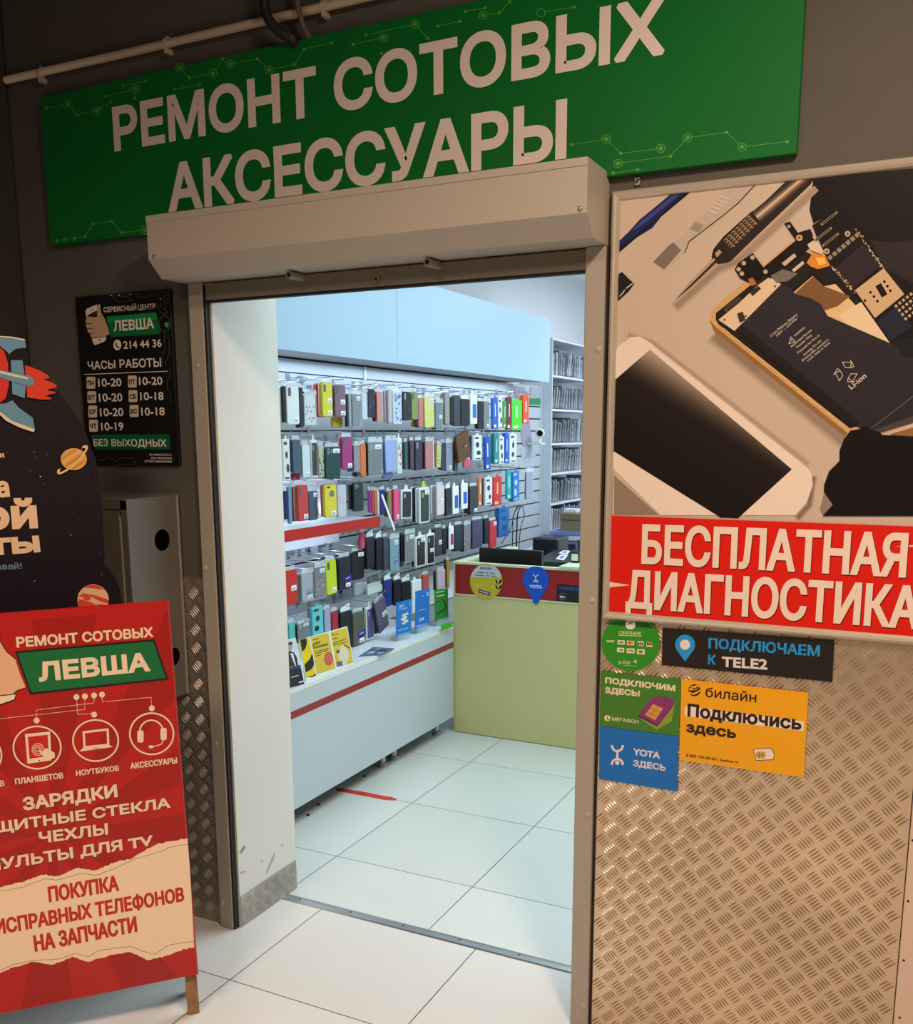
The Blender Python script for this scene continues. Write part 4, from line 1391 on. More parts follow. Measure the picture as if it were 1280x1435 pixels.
# ------------------------------------------------------------------ black space-themed standee
us = Vector((0.606, 0.795, 0)).normalized()
ns = Vector((0.795, -0.606, 0)).normalized()
d = ray(150, 850)
hd = math.hypot(d.x, d.y)
anchor = CAM + d * (2.84 / hd)
ss = Sheet(anchor, us, ns, 0.0004)
st = thing('cardboard_standee', 'dark purple cardboard standee with planets and cream lettering behind the red sign', 'standee', (anchor.x - us.x * .4, anchor.y - us.y * .4, 0))
Z3 = crop(0, 460, 7.177)
Z6 = crop(0, 620, 5.976)
Z4 = crop(130, 670, 7.176)
space = mat((22, 13, 27), .5, spec=.3)
outline = [ss.uv(*p) for p in (Z3((-700, 420), (-250, 360), (100, 340), (380, 430), (560, 620), (690, 760), (800, 920), (870, 1060), (925, 1230)) + Z6((800, 130), (825, 260), (845, 400), (858, 600), (872, 820), (878, 1030), (920, 1070), (965, 1130), (1000, 1210), (1012, 1290)))]
zb = -(ss.o.z) / ss.w.z
v_bot = zb + 0.004
last = outline[-1]
outline += [(last[0] + .02, last[1] - .12), (last[0] + .03, v_bot), (outline[0][0], v_bot)]
g = G().prism(space, outline, ss.o - ss.n * .005, ss.u, ss.w, ss.n, .005, mside=SQ(120, 104, 86))
local(g.obj('panel'), st)
fu = outline[0][0] + .25
g = G()
pts = [(0, v_bot), (-.26, v_bot), (-.03, v_bot + .9), (0, v_bot + .9)]
for k in (0, 1):
    o_ = ss.o + ss.u * (fu + k * .3) - ss.n * .0055
    g.prism(SQ(120, 104, 86), pts, o_, ss.n, ss.w, ss.u, .004)
local(g.obj('rear_support'), st)
g = G()
cre = SQ(250, 216, 176)
TS = lambda K, m, tx, q, d, ref='x': ss.text(m, tx, *K(*q), d, 2, g, ref)
TS(Z6, cre, 'я', ((-5, 130), (36, 129), (-5, 92)), .05)
TS(Z6, cre, 'а', ((-22, 462), (86, 454), (-22, 326)), .07)
TS(Z6, cre, 'ой', ((-160, 738), (320, 718), (-160, 540)), .085)
TS(Z6, cre, 'ты', ((-90, 950), (340, 918), (-90, 806)), .085)
TS(Z6, SQ(120, 150, 180), 'авай!', ((-30, 1068), (184, 1058), (-30, 1028)), .04)
for (x, y, r) in ((338, 287, 10), (285, 78, 6), (294, 127, 4), (396, 98, 5), (365, 348, 4), (594, 776, 7), (655, 642, 4), (843, 925, 4), (290, 1160, 7), (852, 1107, 6), (537, 975, 4), (257, 238, 4), (52, 1352, 4), (58, 84, 4), (800, 294, 4), (655, 1252, 4)):
    ss.poly(SQ(226, 206, 200), Z6(*circ(x, y, r * .6, 8)), 1, g)
# red planet
jp = [(x, y) for x, y in circ(780, 1320, 132, 30)]
ss.poly(SQ(240, 200, 160), Z6(*jp), 2, g)
pr_ = SQ(226, 78, 36)
for q in (((700, 1215), (750, 1192), (820, 1195), (880, 1235), (790, 1222)), ((652, 1300), (690, 1262), (780, 1275), (860, 1300), (912, 1320), (908, 1350), (840, 1330), (740, 1280)), ((650, 1350), (660, 1310), (760, 1335), (860, 1390), (820, 1440), (690, 1420)), ((880, 1380), (800, 1350), (905, 1362))):
    ss.poly(pr_, Z6(*q), 3, g)
ss.poly(SQ(214, 90, 50), Z6(*circ(728, 1302, 32, 16, 20)), 4, g)
local(g.obj('print'), st)
# raised cut-outs: ringed planet and rocket
rk = Sheet(ss.o + ss.n * .006, us, ns, 0.0004)


def cut(m, K, pts, side=SQ(84, 62, 52), th=.006):
    g = G()
    g.prism(m, [rk.uv(*p) for p in K(*pts)], rk.o - rk.n * (th - .0005), rk.u, rk.w, rk.n, th, mside=side)
    return g


pl = cut(SQ(238, 178, 92), Z6, circ(618, 140, 110, 26, 92))
tn = math.radians(-38)
for yy, c_ in ((-62, (214, 146, 62)), (-30, (250, 204, 128)), (10, (206, 138, 58)), (40, (246, 196, 116)), (66, (214, 148, 66))):
    w = math.sqrt(max(0, 96 ** 2 - yy ** 2)) * .95
    q = [(-w, yy - 7), (w, yy - 7), (w * .97, yy + 7), (-w * .97, yy + 7)]
    rk.poly(SQ(*c_), Z6(*[(618 + x * math.cos(tn) - y * math.sin(tn), 140 + (x * math.sin(tn) + y * math.cos(tn)) * .9) for x, y in q]), 2.2, pl)
ring = []
for r0 in (1.0, 0.84):
    ring.append([(607 + r0 * 172 * math.cos(a) * math.cos(math.radians(-43)) - (46 * (r0 if r0 == 1 else .62)) * math.sin(a) * math.sin(math.radians(-43)), 145 + r0 * 172 * math.cos(a) * math.sin(math.radians(-43)) + (46 * (r0 if r0 == 1 else .62)) * math.sin(a) * math.cos(math.radians(-43))) for a in [math.radians(q) for q in range(-35, 216, 8)]])
rk.poly(SQ(250, 206, 128), Z6(*(ring[0] + ring[1][::-1])), 3.5, pl)
local(pl.obj('ringed_planet'), st)
sky = SQ(108, 158, 190)
flame = SQ(232, 62, 34)
rg = cut(flame, Z3, [(250, 375), (300, 385), (400, 425), (480, 470), (500, 500), (470, 505), (440, 515), (520, 545), (565, 570), (570, 600), (500, 610), (470, 625), (560, 640), (555, 655), (500, 665), (460, 680), (515, 700), (510, 718), (400, 715), (275, 695)])
rk.poly(flame, Z3((250, 375), (300, 385), (400, 425), (400, 715), (275, 695)), 2, rg)
local(rg.obj('rocket_flame'), st)
rb = cut(SQ(226, 52, 34), Z3, [(-260, 440), (-200, 330), (-60, 190), (0, 195), (40, 230), (80, 350), (90, 560), (60, 700), (0, 752), (-120, 700), (-230, 580)])
local(rb.obj('rocket_body'), st)
for q in ([(-300, 120), (-60, 82), (0, 78), (120, 85), (250, 112), (262, 195), (165, 205), (130, 225), (95, 262), (60, 225), (0, 178), (-200, 220)],
          [(108, 322), (225, 322), (262, 560), (248, 705), (125, 660)],
          [(-250, 790), (-60, 800), (0, 760), (60, 755), (125, 725), (190, 800), (330, 900), (350, 1010), (340, 1035), (200, 985), (0, 870), (-200, 905)]):
    local(cut(sky, Z3, q).obj('rocket_fin'), st)
sf = Sheet(rk.o + rk.n * .002, us, ns, 0.0004)
g = G()
g.prism(sky, [sf.uv(*p) for p in Z3((-200, 400), (0, 420), (150, 450), (300, 480), (345, 520), (340, 580), (300, 585), (200, 560), (0, 495), (-200, 470))], sf.o - sf.n * .002, sf.u, sf.w, sf.n, .003, mside=SQ(50, 60, 70))
local(g.obj('rocket_bar'), st)
g = G()
sf.poly(SQ(236, 220, 196), Z3((-100, 415), (0, 428), (150, 462), (285, 495), (280, 515), (150, 490), (0, 452)), 4, g)
local(g.obj('bar_highlight'), st)
g = G()
sf.poly(SQ(240, 220, 190), Z3((-200, 860), (0, 838), (120, 930), (350, 1015), (340, 1045), (200, 1000), (60, 930), (0, 872)), 2, g)
local(g.obj('fin_edge'), st)
g = G()
sf.poly(SQ(226, 226, 216), Z3((-100, 72), (0, 78), (120, 85), (248, 110), (250, 128), (120, 102), (0, 92)), 2, g)
local(g.obj('fin_edge'), st)

# ================================================================== inside the shop
lam = mat((214, 222, 226), 0.4)
SLX = -2.68
# slatted display wall
sw = thing('slat_wall', 'long white slatted display wall carrying rows of phone cases', 'display wall', (SLX, 4.7, .6))
g = G()
g.box(mat((168, 172, 174), .5), -2.86, SLX - .008, 2.66, 6.83, 0.0, 1.96)
pit = 0.0885
z = 1.8995
slat = mat((176, 184, 188), 0.45)
groove = mat((40, 42, 44), 0.6)
g.box(slat, SLX - .008, SLX, 2.66, 6.83, 1.905, 1.963)
while z - pit > 0.62:
    g.box(slat, SLX - .008, SLX, 2.66, 6.83, z - pit + .0095, z)
    z -= pit
g.box(slat, SLX - .008, SLX, 2.66, 6.83, 0.612, z)
g.box(groove, SLX - .0079, SLX - .006, 2.66, 6.83, 0.62, 1.905)
local(g.obj('slats'), sw)
local(G().box(lam, -2.86, SLX + .006, 6.831, 6.845, 0.0, 1.99).obj('end_panel'), sw)
local(G().box(lam, SLX + .0005, SLX + .008, 4.33, 4.345, 1.90, 1.963).obj('joint_strip'), sw)

# light canopy
cp_ = thing('light_canopy', 'pale blue panel canopy with lamps above the display wall', 'canopy', (-2.5, 4.4, 1.96))
cm = mat((172, 200, 222), 0.45)
local(G().box(cm, -2.435, -2.42, 2.66, 4.228, 1.966, 2.382).obj('front_panel'), cp_)
local(G().box(cm, -2.435, -2.42, 4.231, 6.32, 1.966, 2.382).obj('front_panel'), cp_)
local(G().box(mat((150, 154, 158), .5), -2.86, -2.4355, 2.66, 6.32, 1.972, 1.984).obj('underside'), cp_)
local(G().box(cm, -2.86, -2.4355, 6.305, 6.32, 1.9845, 2.382).obj('end_panel'), cp_)

# long low display counter
dc = thing('display_counter', 'long low white display counter with a dark red stripe', 'counter', (-2.48, 3.6, 0))
CX = -2.275
local(G().box(mat((192, 202, 208), 0.4), CX - .018, CX, 2.66, 4.545, .092, .6).obj('front_panel'), dc)
local(G().box(mat((150, 44, 44), .4), CX, CX + .0012, 2.66, 4.545, .482, .513).obj('red_stripe'), dc)
local(G().box(mat((226, 228, 220), .4), CX, CX + .0015, 2.66, 4.545, .586, .602).obj('edge_band'), dc)
local(G().box(mat((222, 228, 236), .3), SLX + .001, CX, 2.66, 4.545, .6005, .606).obj('top'), dc)
local(G().box(lam, SLX + .001, CX - .0185, 4.527, 4.545, .092, .6).obj('end_panel'), dc)
for (x, y) in ((-2.35, 2.8), (-2.35, 3.905), (-2.352, 4.02), (-2.35, 4.48), (-2.62, 2.8), (-2.62, 3.905), (-2.62, 4.02), (-2.62, 4.48)):
    g = G().tube(mat((222, 224, 224), .35), [(x, y, .012), (x, y, .0915)], .014, 12)
    g.tube(mat((150, 152, 152), .4), [(x, y, .001), (x, y, .012), (x, y, .02)], .025, 12)
    local(g.obj('leg'), dc)

# small red-fronted shelf
ds = thing('display_shelf', 'small white shelf with a red front on the display wall', 'shelf', (-2.53, 3.4, 1.18))
sx_ = onX(532, 730, -2.405).y
local(G().box(mat((198, 204, 208), .4), SLX + .001, -2.4065, 2.66, sx_, 1.212, 1.226).obj('board'), ds)
local(G().box(mat((186, 42, 34), .65, spec=.25), -2.406, -2.4, 2.66, sx_, 1.183, 1.231, bev=.001).obj('red_front'), ds)

local(G().box(mat((236, 238, 242), .4), SLX + .0012, SLX + .0042, 2.66, sx_ + .05, 1.09, 1.42).obj('back_panel'), ds)
local(G().box(mat((236, 238, 242), .4), SLX + .0005, SLX + .003, 2.66, 6.8, .607, .78).obj('base_panel'), sw)

# ---------------------------------------------------------------- hanging goods
film = mat((225, 235, 240), 0.12, alpha=0.13)
filmt = mat((232, 240, 244), 0.15, alpha=0.45)
paperw = mat((236, 240, 242), 0.5)
inkd = mat((60, 64, 70), 0.6)
navy = mat((42, 30, 134), 0.45)
chrome = mat((168, 172, 176), 0.3, metal=0.8)
LABELS = {}


def uniq(l):
    if l in LABELS:
        print('DUPLICATE LABEL', l)
    if not 4 <= len(l.split()) <= 16:
        print('LABEL LENGTH', len(l.split()), l)
    LABELS[l] = 1
    return l


ROW = {1: 'top row', 2: 'second row', 3: 'third row', 4: 'fourth row', 5: 'fifth row', 6: 'lowest row', 7: 'above the red shelf'}
AX = ((0, 0, 0), (0, 1, 0), (0, 0, 1), (1, 0, 0))


def slab_l(g, m, pts, x0, x1, cham=0.0, ms=None):
    return g.prism(m, pts, (x0, 0, 0), (0, 1, 0), (0, 0, 1), (1, 0, 0), x1 - x0, cham, ms)


def sticker_part(par, y, z, w, h, x):
    g = G()
    slab_l(g, paperw, [(y, z), (y + w, z), (y + w, z + h), (y, z + h)], x, x + .0005)
    for k in range(5):
        a = y + w * (.2 + .12 * k)
        slab_l(g, inkd, [(a, z + h * .15), (a + w * .06, z + h * .15), (a + w * .06, z + h * .5), (a, z + h * .5)], x + .0005, x + .0007)
    o = g.obj('price_sticker', par)
    return o


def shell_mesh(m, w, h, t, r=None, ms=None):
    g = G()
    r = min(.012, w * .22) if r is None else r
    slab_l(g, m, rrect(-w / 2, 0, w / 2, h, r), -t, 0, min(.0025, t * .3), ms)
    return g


def item(row, x0, x1, y0, y1, kind, col, desc, behind=(), X=-2.46, tilt=0, opt='', rough=.45, hook=True, col2=None, yaw=None):
    """one article hung on the display wall; the pixel box gives its place on the plane x = X"""
    ym = (y0 + y1) / 2
    ya, yb_ = onX(x0, ym, X).y, onX(x1, ym, X).y
    xm = (x0 + x1) / 2
    zt, zb_ = onX(xm, y0, X).z, onX(xm, y1, X).z
    w, h = (yb_ - ya) * .965, zt - zb_
    lab = uniq('%s, %s' % (desc, ROW[row]))
    names = {'case': 'phone_case', 'bag': 'phone_case', 'frame': 'boxed_phone_case', 'box': 'accessory_box', 'book': 'wallet_case', 'glass': 'screen_protector_pack', 'plain': 'phone_case'}
    cats = {'case': 'phone case', 'bag': 'phone case', 'frame': 'phone case', 'box': 'box', 'book': 'wallet case', 'glass': 'screen protector', 'plain': 'phone case'}
    yw = random.uniform(-.05, .05) if yaw is None else yaw
    t = thing(names[kind], lab, cats[kind], (X, (ya + yb_) / 2, zb_), (math.radians(tilt), 0, yw), 'phone goods on the display wall, ' + ROW[row])
    m = mat(col, rough, spec=.35)
    th = {'case': .011, 'bag': .011, 'frame': .012, 'box': .014, 'book': .018, 'glass': .007, 'plain': .01}[kind]
    top = h
    if kind in ('case', 'bag', 'plain'):
        hh = h * (.86 if kind == 'bag' else 1)
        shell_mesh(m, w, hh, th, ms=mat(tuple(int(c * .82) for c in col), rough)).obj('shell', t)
        if 'n' not in opt and kind != 'plain':
            g = G()
            cw = w * (.34 if 't' not in opt else .3)
            if 't' in opt:
                for k, (a, b) in enumerate(((.16, .9), (.16, .82), (.36, .86))):
                    slab_l(g, mat((120, 124, 126), .3), [(p[0], p[1]) for p in circ(-w / 2 + w * a + .004, hh * b, w * .085, 10)], 0, .0012)
            elif 'o' in opt:
                slab_l(g, mat((120, 112, 96), .4), circ(w * .1, hh * .72, w * .2, 16, hh * .1), 0, .001)
                slab_l(g, mat((70, 70, 66), .4), rrect(-w * .3, hh * .89, -w * .02, hh * .95, .004), 0, .001)
            else:
                slab_l(g, mat((92, 92, 92), .35) if sum(col) > 240 else mat((150, 152, 150), .35), rrect(-w * .36, hh * .72, -w * .36 + cw * .62, hh * .94, min(.006, cw * .25)), 0, .0012)
            g.obj('camera_cutout', t)
        if 's' in opt:
            sticker_part(t, w * .02, hh * .06, w * .4, hh * .13, .0003)
        if 'd' in opt:
            sticker_part(t, w * .02, hh * .4, w * .4, hh * .15, .0003)
        if 'u' in opt:
            sticker_part(t, w * .0, hh * .8, w * .45, hh * .14, .0014)
        if 'l' in opt:
            g = G()
            slab_l(g, navy, [(-w * .1, hh * .2), (w * .55, hh * .25), (w * .55, hh * .42), (-w * .1, hh * .37)], .0008, .0014)
            slab_l(g, paperw, [(0, hh * .31), (w * .4, hh * .34), (w * .4, hh * .36), (0, hh * .33)], .0014, .0016)
            g.obj('model_label', t)
        if 'p' in opt:                       # printed pattern
            rg_ = random.Random(desc)
            g = G()
            c2_ = mat(col2 or tuple(min(255, int(c * 1.35 + 20)) for c in col), rough)
            for k in range(12):
                a, b = rg_.uniform(-w * .38, w * .38), rg_.uniform(hh * .08, hh * .66)
                slab_l(g, c2_, circ(a, b, w * rg_.uniform(.05, .1), 7, hh * rg_.uniform(.02, .045)), 0, .0004 + k * .00002)
            g.obj('printed_pattern', t)
        if 'e' in opt:                       # string of beads
            g = G()
            for k in range(10):
                g.ball(mat((236, 232, 226), .25), (.004, w * .42 + w * .05 * math.sin(k), hh * (.98 - .098 * k)), .007, 8)
            g.obj('bead_string', t)
        if kind == 'bag':
            g = G()
            slab_l(g, film, [(-w * .55, -h * .02), (w * .55, -h * .02), (w * .55, hh), (-w * .55, hh)], .0022, .0026)
            slab_l(g, filmt, [(-w * .55, hh), (w * .55, hh), (w * .5, h), (-w * .5, h)], .0022, .0026)
            g.obj('clear_bag', t)
        else:
            g = G()
            slab_l(g, filmt if 'h' not in opt else paperw, [(-w * .46, h - .006), (w * .46, h - .006), (w * .4, h + (.018 if 'h' not in opt else .034)), (-w * .4, h + .018)], -th * .6, -th * .6 + .0006)
            if row != 7:
                g.obj('hang_tab', t)
    elif kind == 'frame':
        shell_mesh(mat((222, 228, 226), .4), w, h, th, .006).obj('pack', t)
        g = G()
        slab_l(g, m, rrect(-w * .4, h * .05, w * .4, h * .93, min(.008, w * .1)), 0, .001)
        g.obj('window', t)
        g = G()
        slab_l(g, mat((150, 154, 150), .4), rrect(-w * .3, h * .72, -w * .12, h * .86, .003), .001, .0016)
        g.obj('camera_cutout', t)
        if 'g' in opt:
            g = G()
            slab_l(g, mat((176, 206, 60), .45), [(-w * .25, h), (w * .25, h), (w * .12, h + .035), (-w * .12, h + .035)], -.006, -.0054)
            g.obj('hang_tab', t)
        else:
            g = G()
            slab_l(g, mat((222, 228, 226), .4), [(-w * .2, h), (w * .2, h), (w * .1, h + .025), (-w * .1, h + .025)], -.006, -.005)
            g.obj('hang_tab', t)
        if 'p' in opt:
            g = G()
            rg_ = random.Random(desc)
            for k in range(16):
                a, b = rg_.uniform(-w * .34, w * .34), rg_.uniform(h * .08, h * .88)
                slab_l(g, mat(col2, .5), circ(a, b, w * rg_.uniform(.04, .12), 7, h * rg_.uniform(.015, .05)), .001, .0014 + k * .00002)
            g.obj('printed_pattern', t)
        if 'u' in opt:
            sticker_part(t, 0, h * .8, w * .42, h * .12, .0017)
        if 'd' in opt:
            sticker_part(t, -w * .1, h * .4, w * .45, h * .12, .0017)
    elif kind == 'box':
        shell_mesh(m, w, h, th, .002).obj('carton', t)
        g = G()
        rg_ = random.Random(desc)
        c2_ = mat(col2 or (236, 238, 240), .45)
        if 'p' in opt:
            for k, b in enumerate((.3, .62)):
                a = rg_.uniform(-w * .12, w * .16)
                slab_l(g, c2_, circ(a, h * b, w * rg_.uniform(.16, .26), 12, h * rg_.uniform(.08, .13)), 0, .0004 + k * .00002)
            slab_l(g, c2_, [(-w * .36, h * .86), (w * .1, h * .86), (w * .1, h * .93), (-w * .36, h * .93)], 0, .0005)
            slab_l(g, c2_, [(-w * .3, h * .05), (w * .3, h * .05), (w * .3, h * .09), (-w * .3, h * .09)], 0, .0005)
        else:
            slab_l(g, c2_, [(-w * .35, h * .05), (w * .1, h * .05), (w * .1, h * .14), (-w * .35, h * .14)], 0, .0005)
            slab_l(g, c2_, [(-w * .1, h * .4), (w * .05, h * .4), (w * .05, h * .8), (-w * .1, h * .8)], 0, .0004)
        g.obj('print', t)
        g = G()
        slab_l(g, m if 'w' not in opt else paperw, [(-w * .16, h), (w * .16, h), (w * .1, h + .013), (-w * .1, h + .013)], -.004, -.003)
        g.obj('hang_tab', t)
    elif kind == 'book':
        shell_mesh(m, w, h, th, .008).obj('cover', t)
        g = G()
        slab_l(g, mat(tuple(min(255, int(c * 1.2 + 8)) for c in col), .5), rrect(-w * .02, h * .44, w * .3, h * .56, .006), 0, .003)
        g.dome(chrome, (.003, w * .12, h * .5), (1, 0, 0), .005, .0015, 8)
        g.obj('clasp', t)
    elif kind == 'glass':
        shell_mesh(paperw, w, h, th, .003).obj('pack', t)
        g = G()
        slab_l(g, m, rrect(-w * .2, h * .2, w * .36, h * .66, .004), 0, .0008)
        g.obj('picture', t)
        g = G()
        slab_l(g, paperw, [(-w * .4, h), (w * .0, h), (-w * .12, h + .02), (-w * .3, h + .022)], -.004, -.003)
        g.obj('hang_tab', t)
    # articles hung behind on the same hook
    ords = ('first', 'second', 'third', 'fourth', 'fifth')
    short = desc
    for k, c in enumerate(behind):
        nm, c = c
        o = shell_mesh(mat(c, .45), w * .97, h * (.86 if kind == 'bag' else .985), th * .9).obj('phone_case' if kind not in ('box', 'glass') else 'accessory_box')
        o.location = (X - (k + 1) * (th + .004), (ya + yb_) / 2 + random.uniform(-.006, .002), zb_ + random.uniform(-.004, .004) + .002)
        o.rotation_euler = (math.radians(tilt * .6 + random.uniform(-1.2, 1.2)), 0, yw)
        tag(o, uniq('%s article, %s behind the %s, %s' % (nm, ords[k], short, ROW[row])), cats[kind], 'phone goods on the display wall, ' + ROW[row])
    if hook:
        zc = zt + .022 if kind != 'bag' else zt - .006
        yc = (ya + yb_) / 2
        if tilt:
            yc -= math.sin(math.radians(tilt)) * h * .9
        g = G().tube(chrome, [(SLX + .003, yc + .008, zc + .004), (X + .012, yc + .008, zc), (X + .026, yc + .008, zc + .016)], .0021, 5)
        g.box(chrome, SLX + .0005, SLX + .004, yc - .006, yc + .022, zc - .012, zc + .024)
        tag(g.obj('wall_hook'), uniq('wire hook carrying the %s, %s' % (short, ROW[row])), 'hook', 'wire hooks on the display wall')
    return t


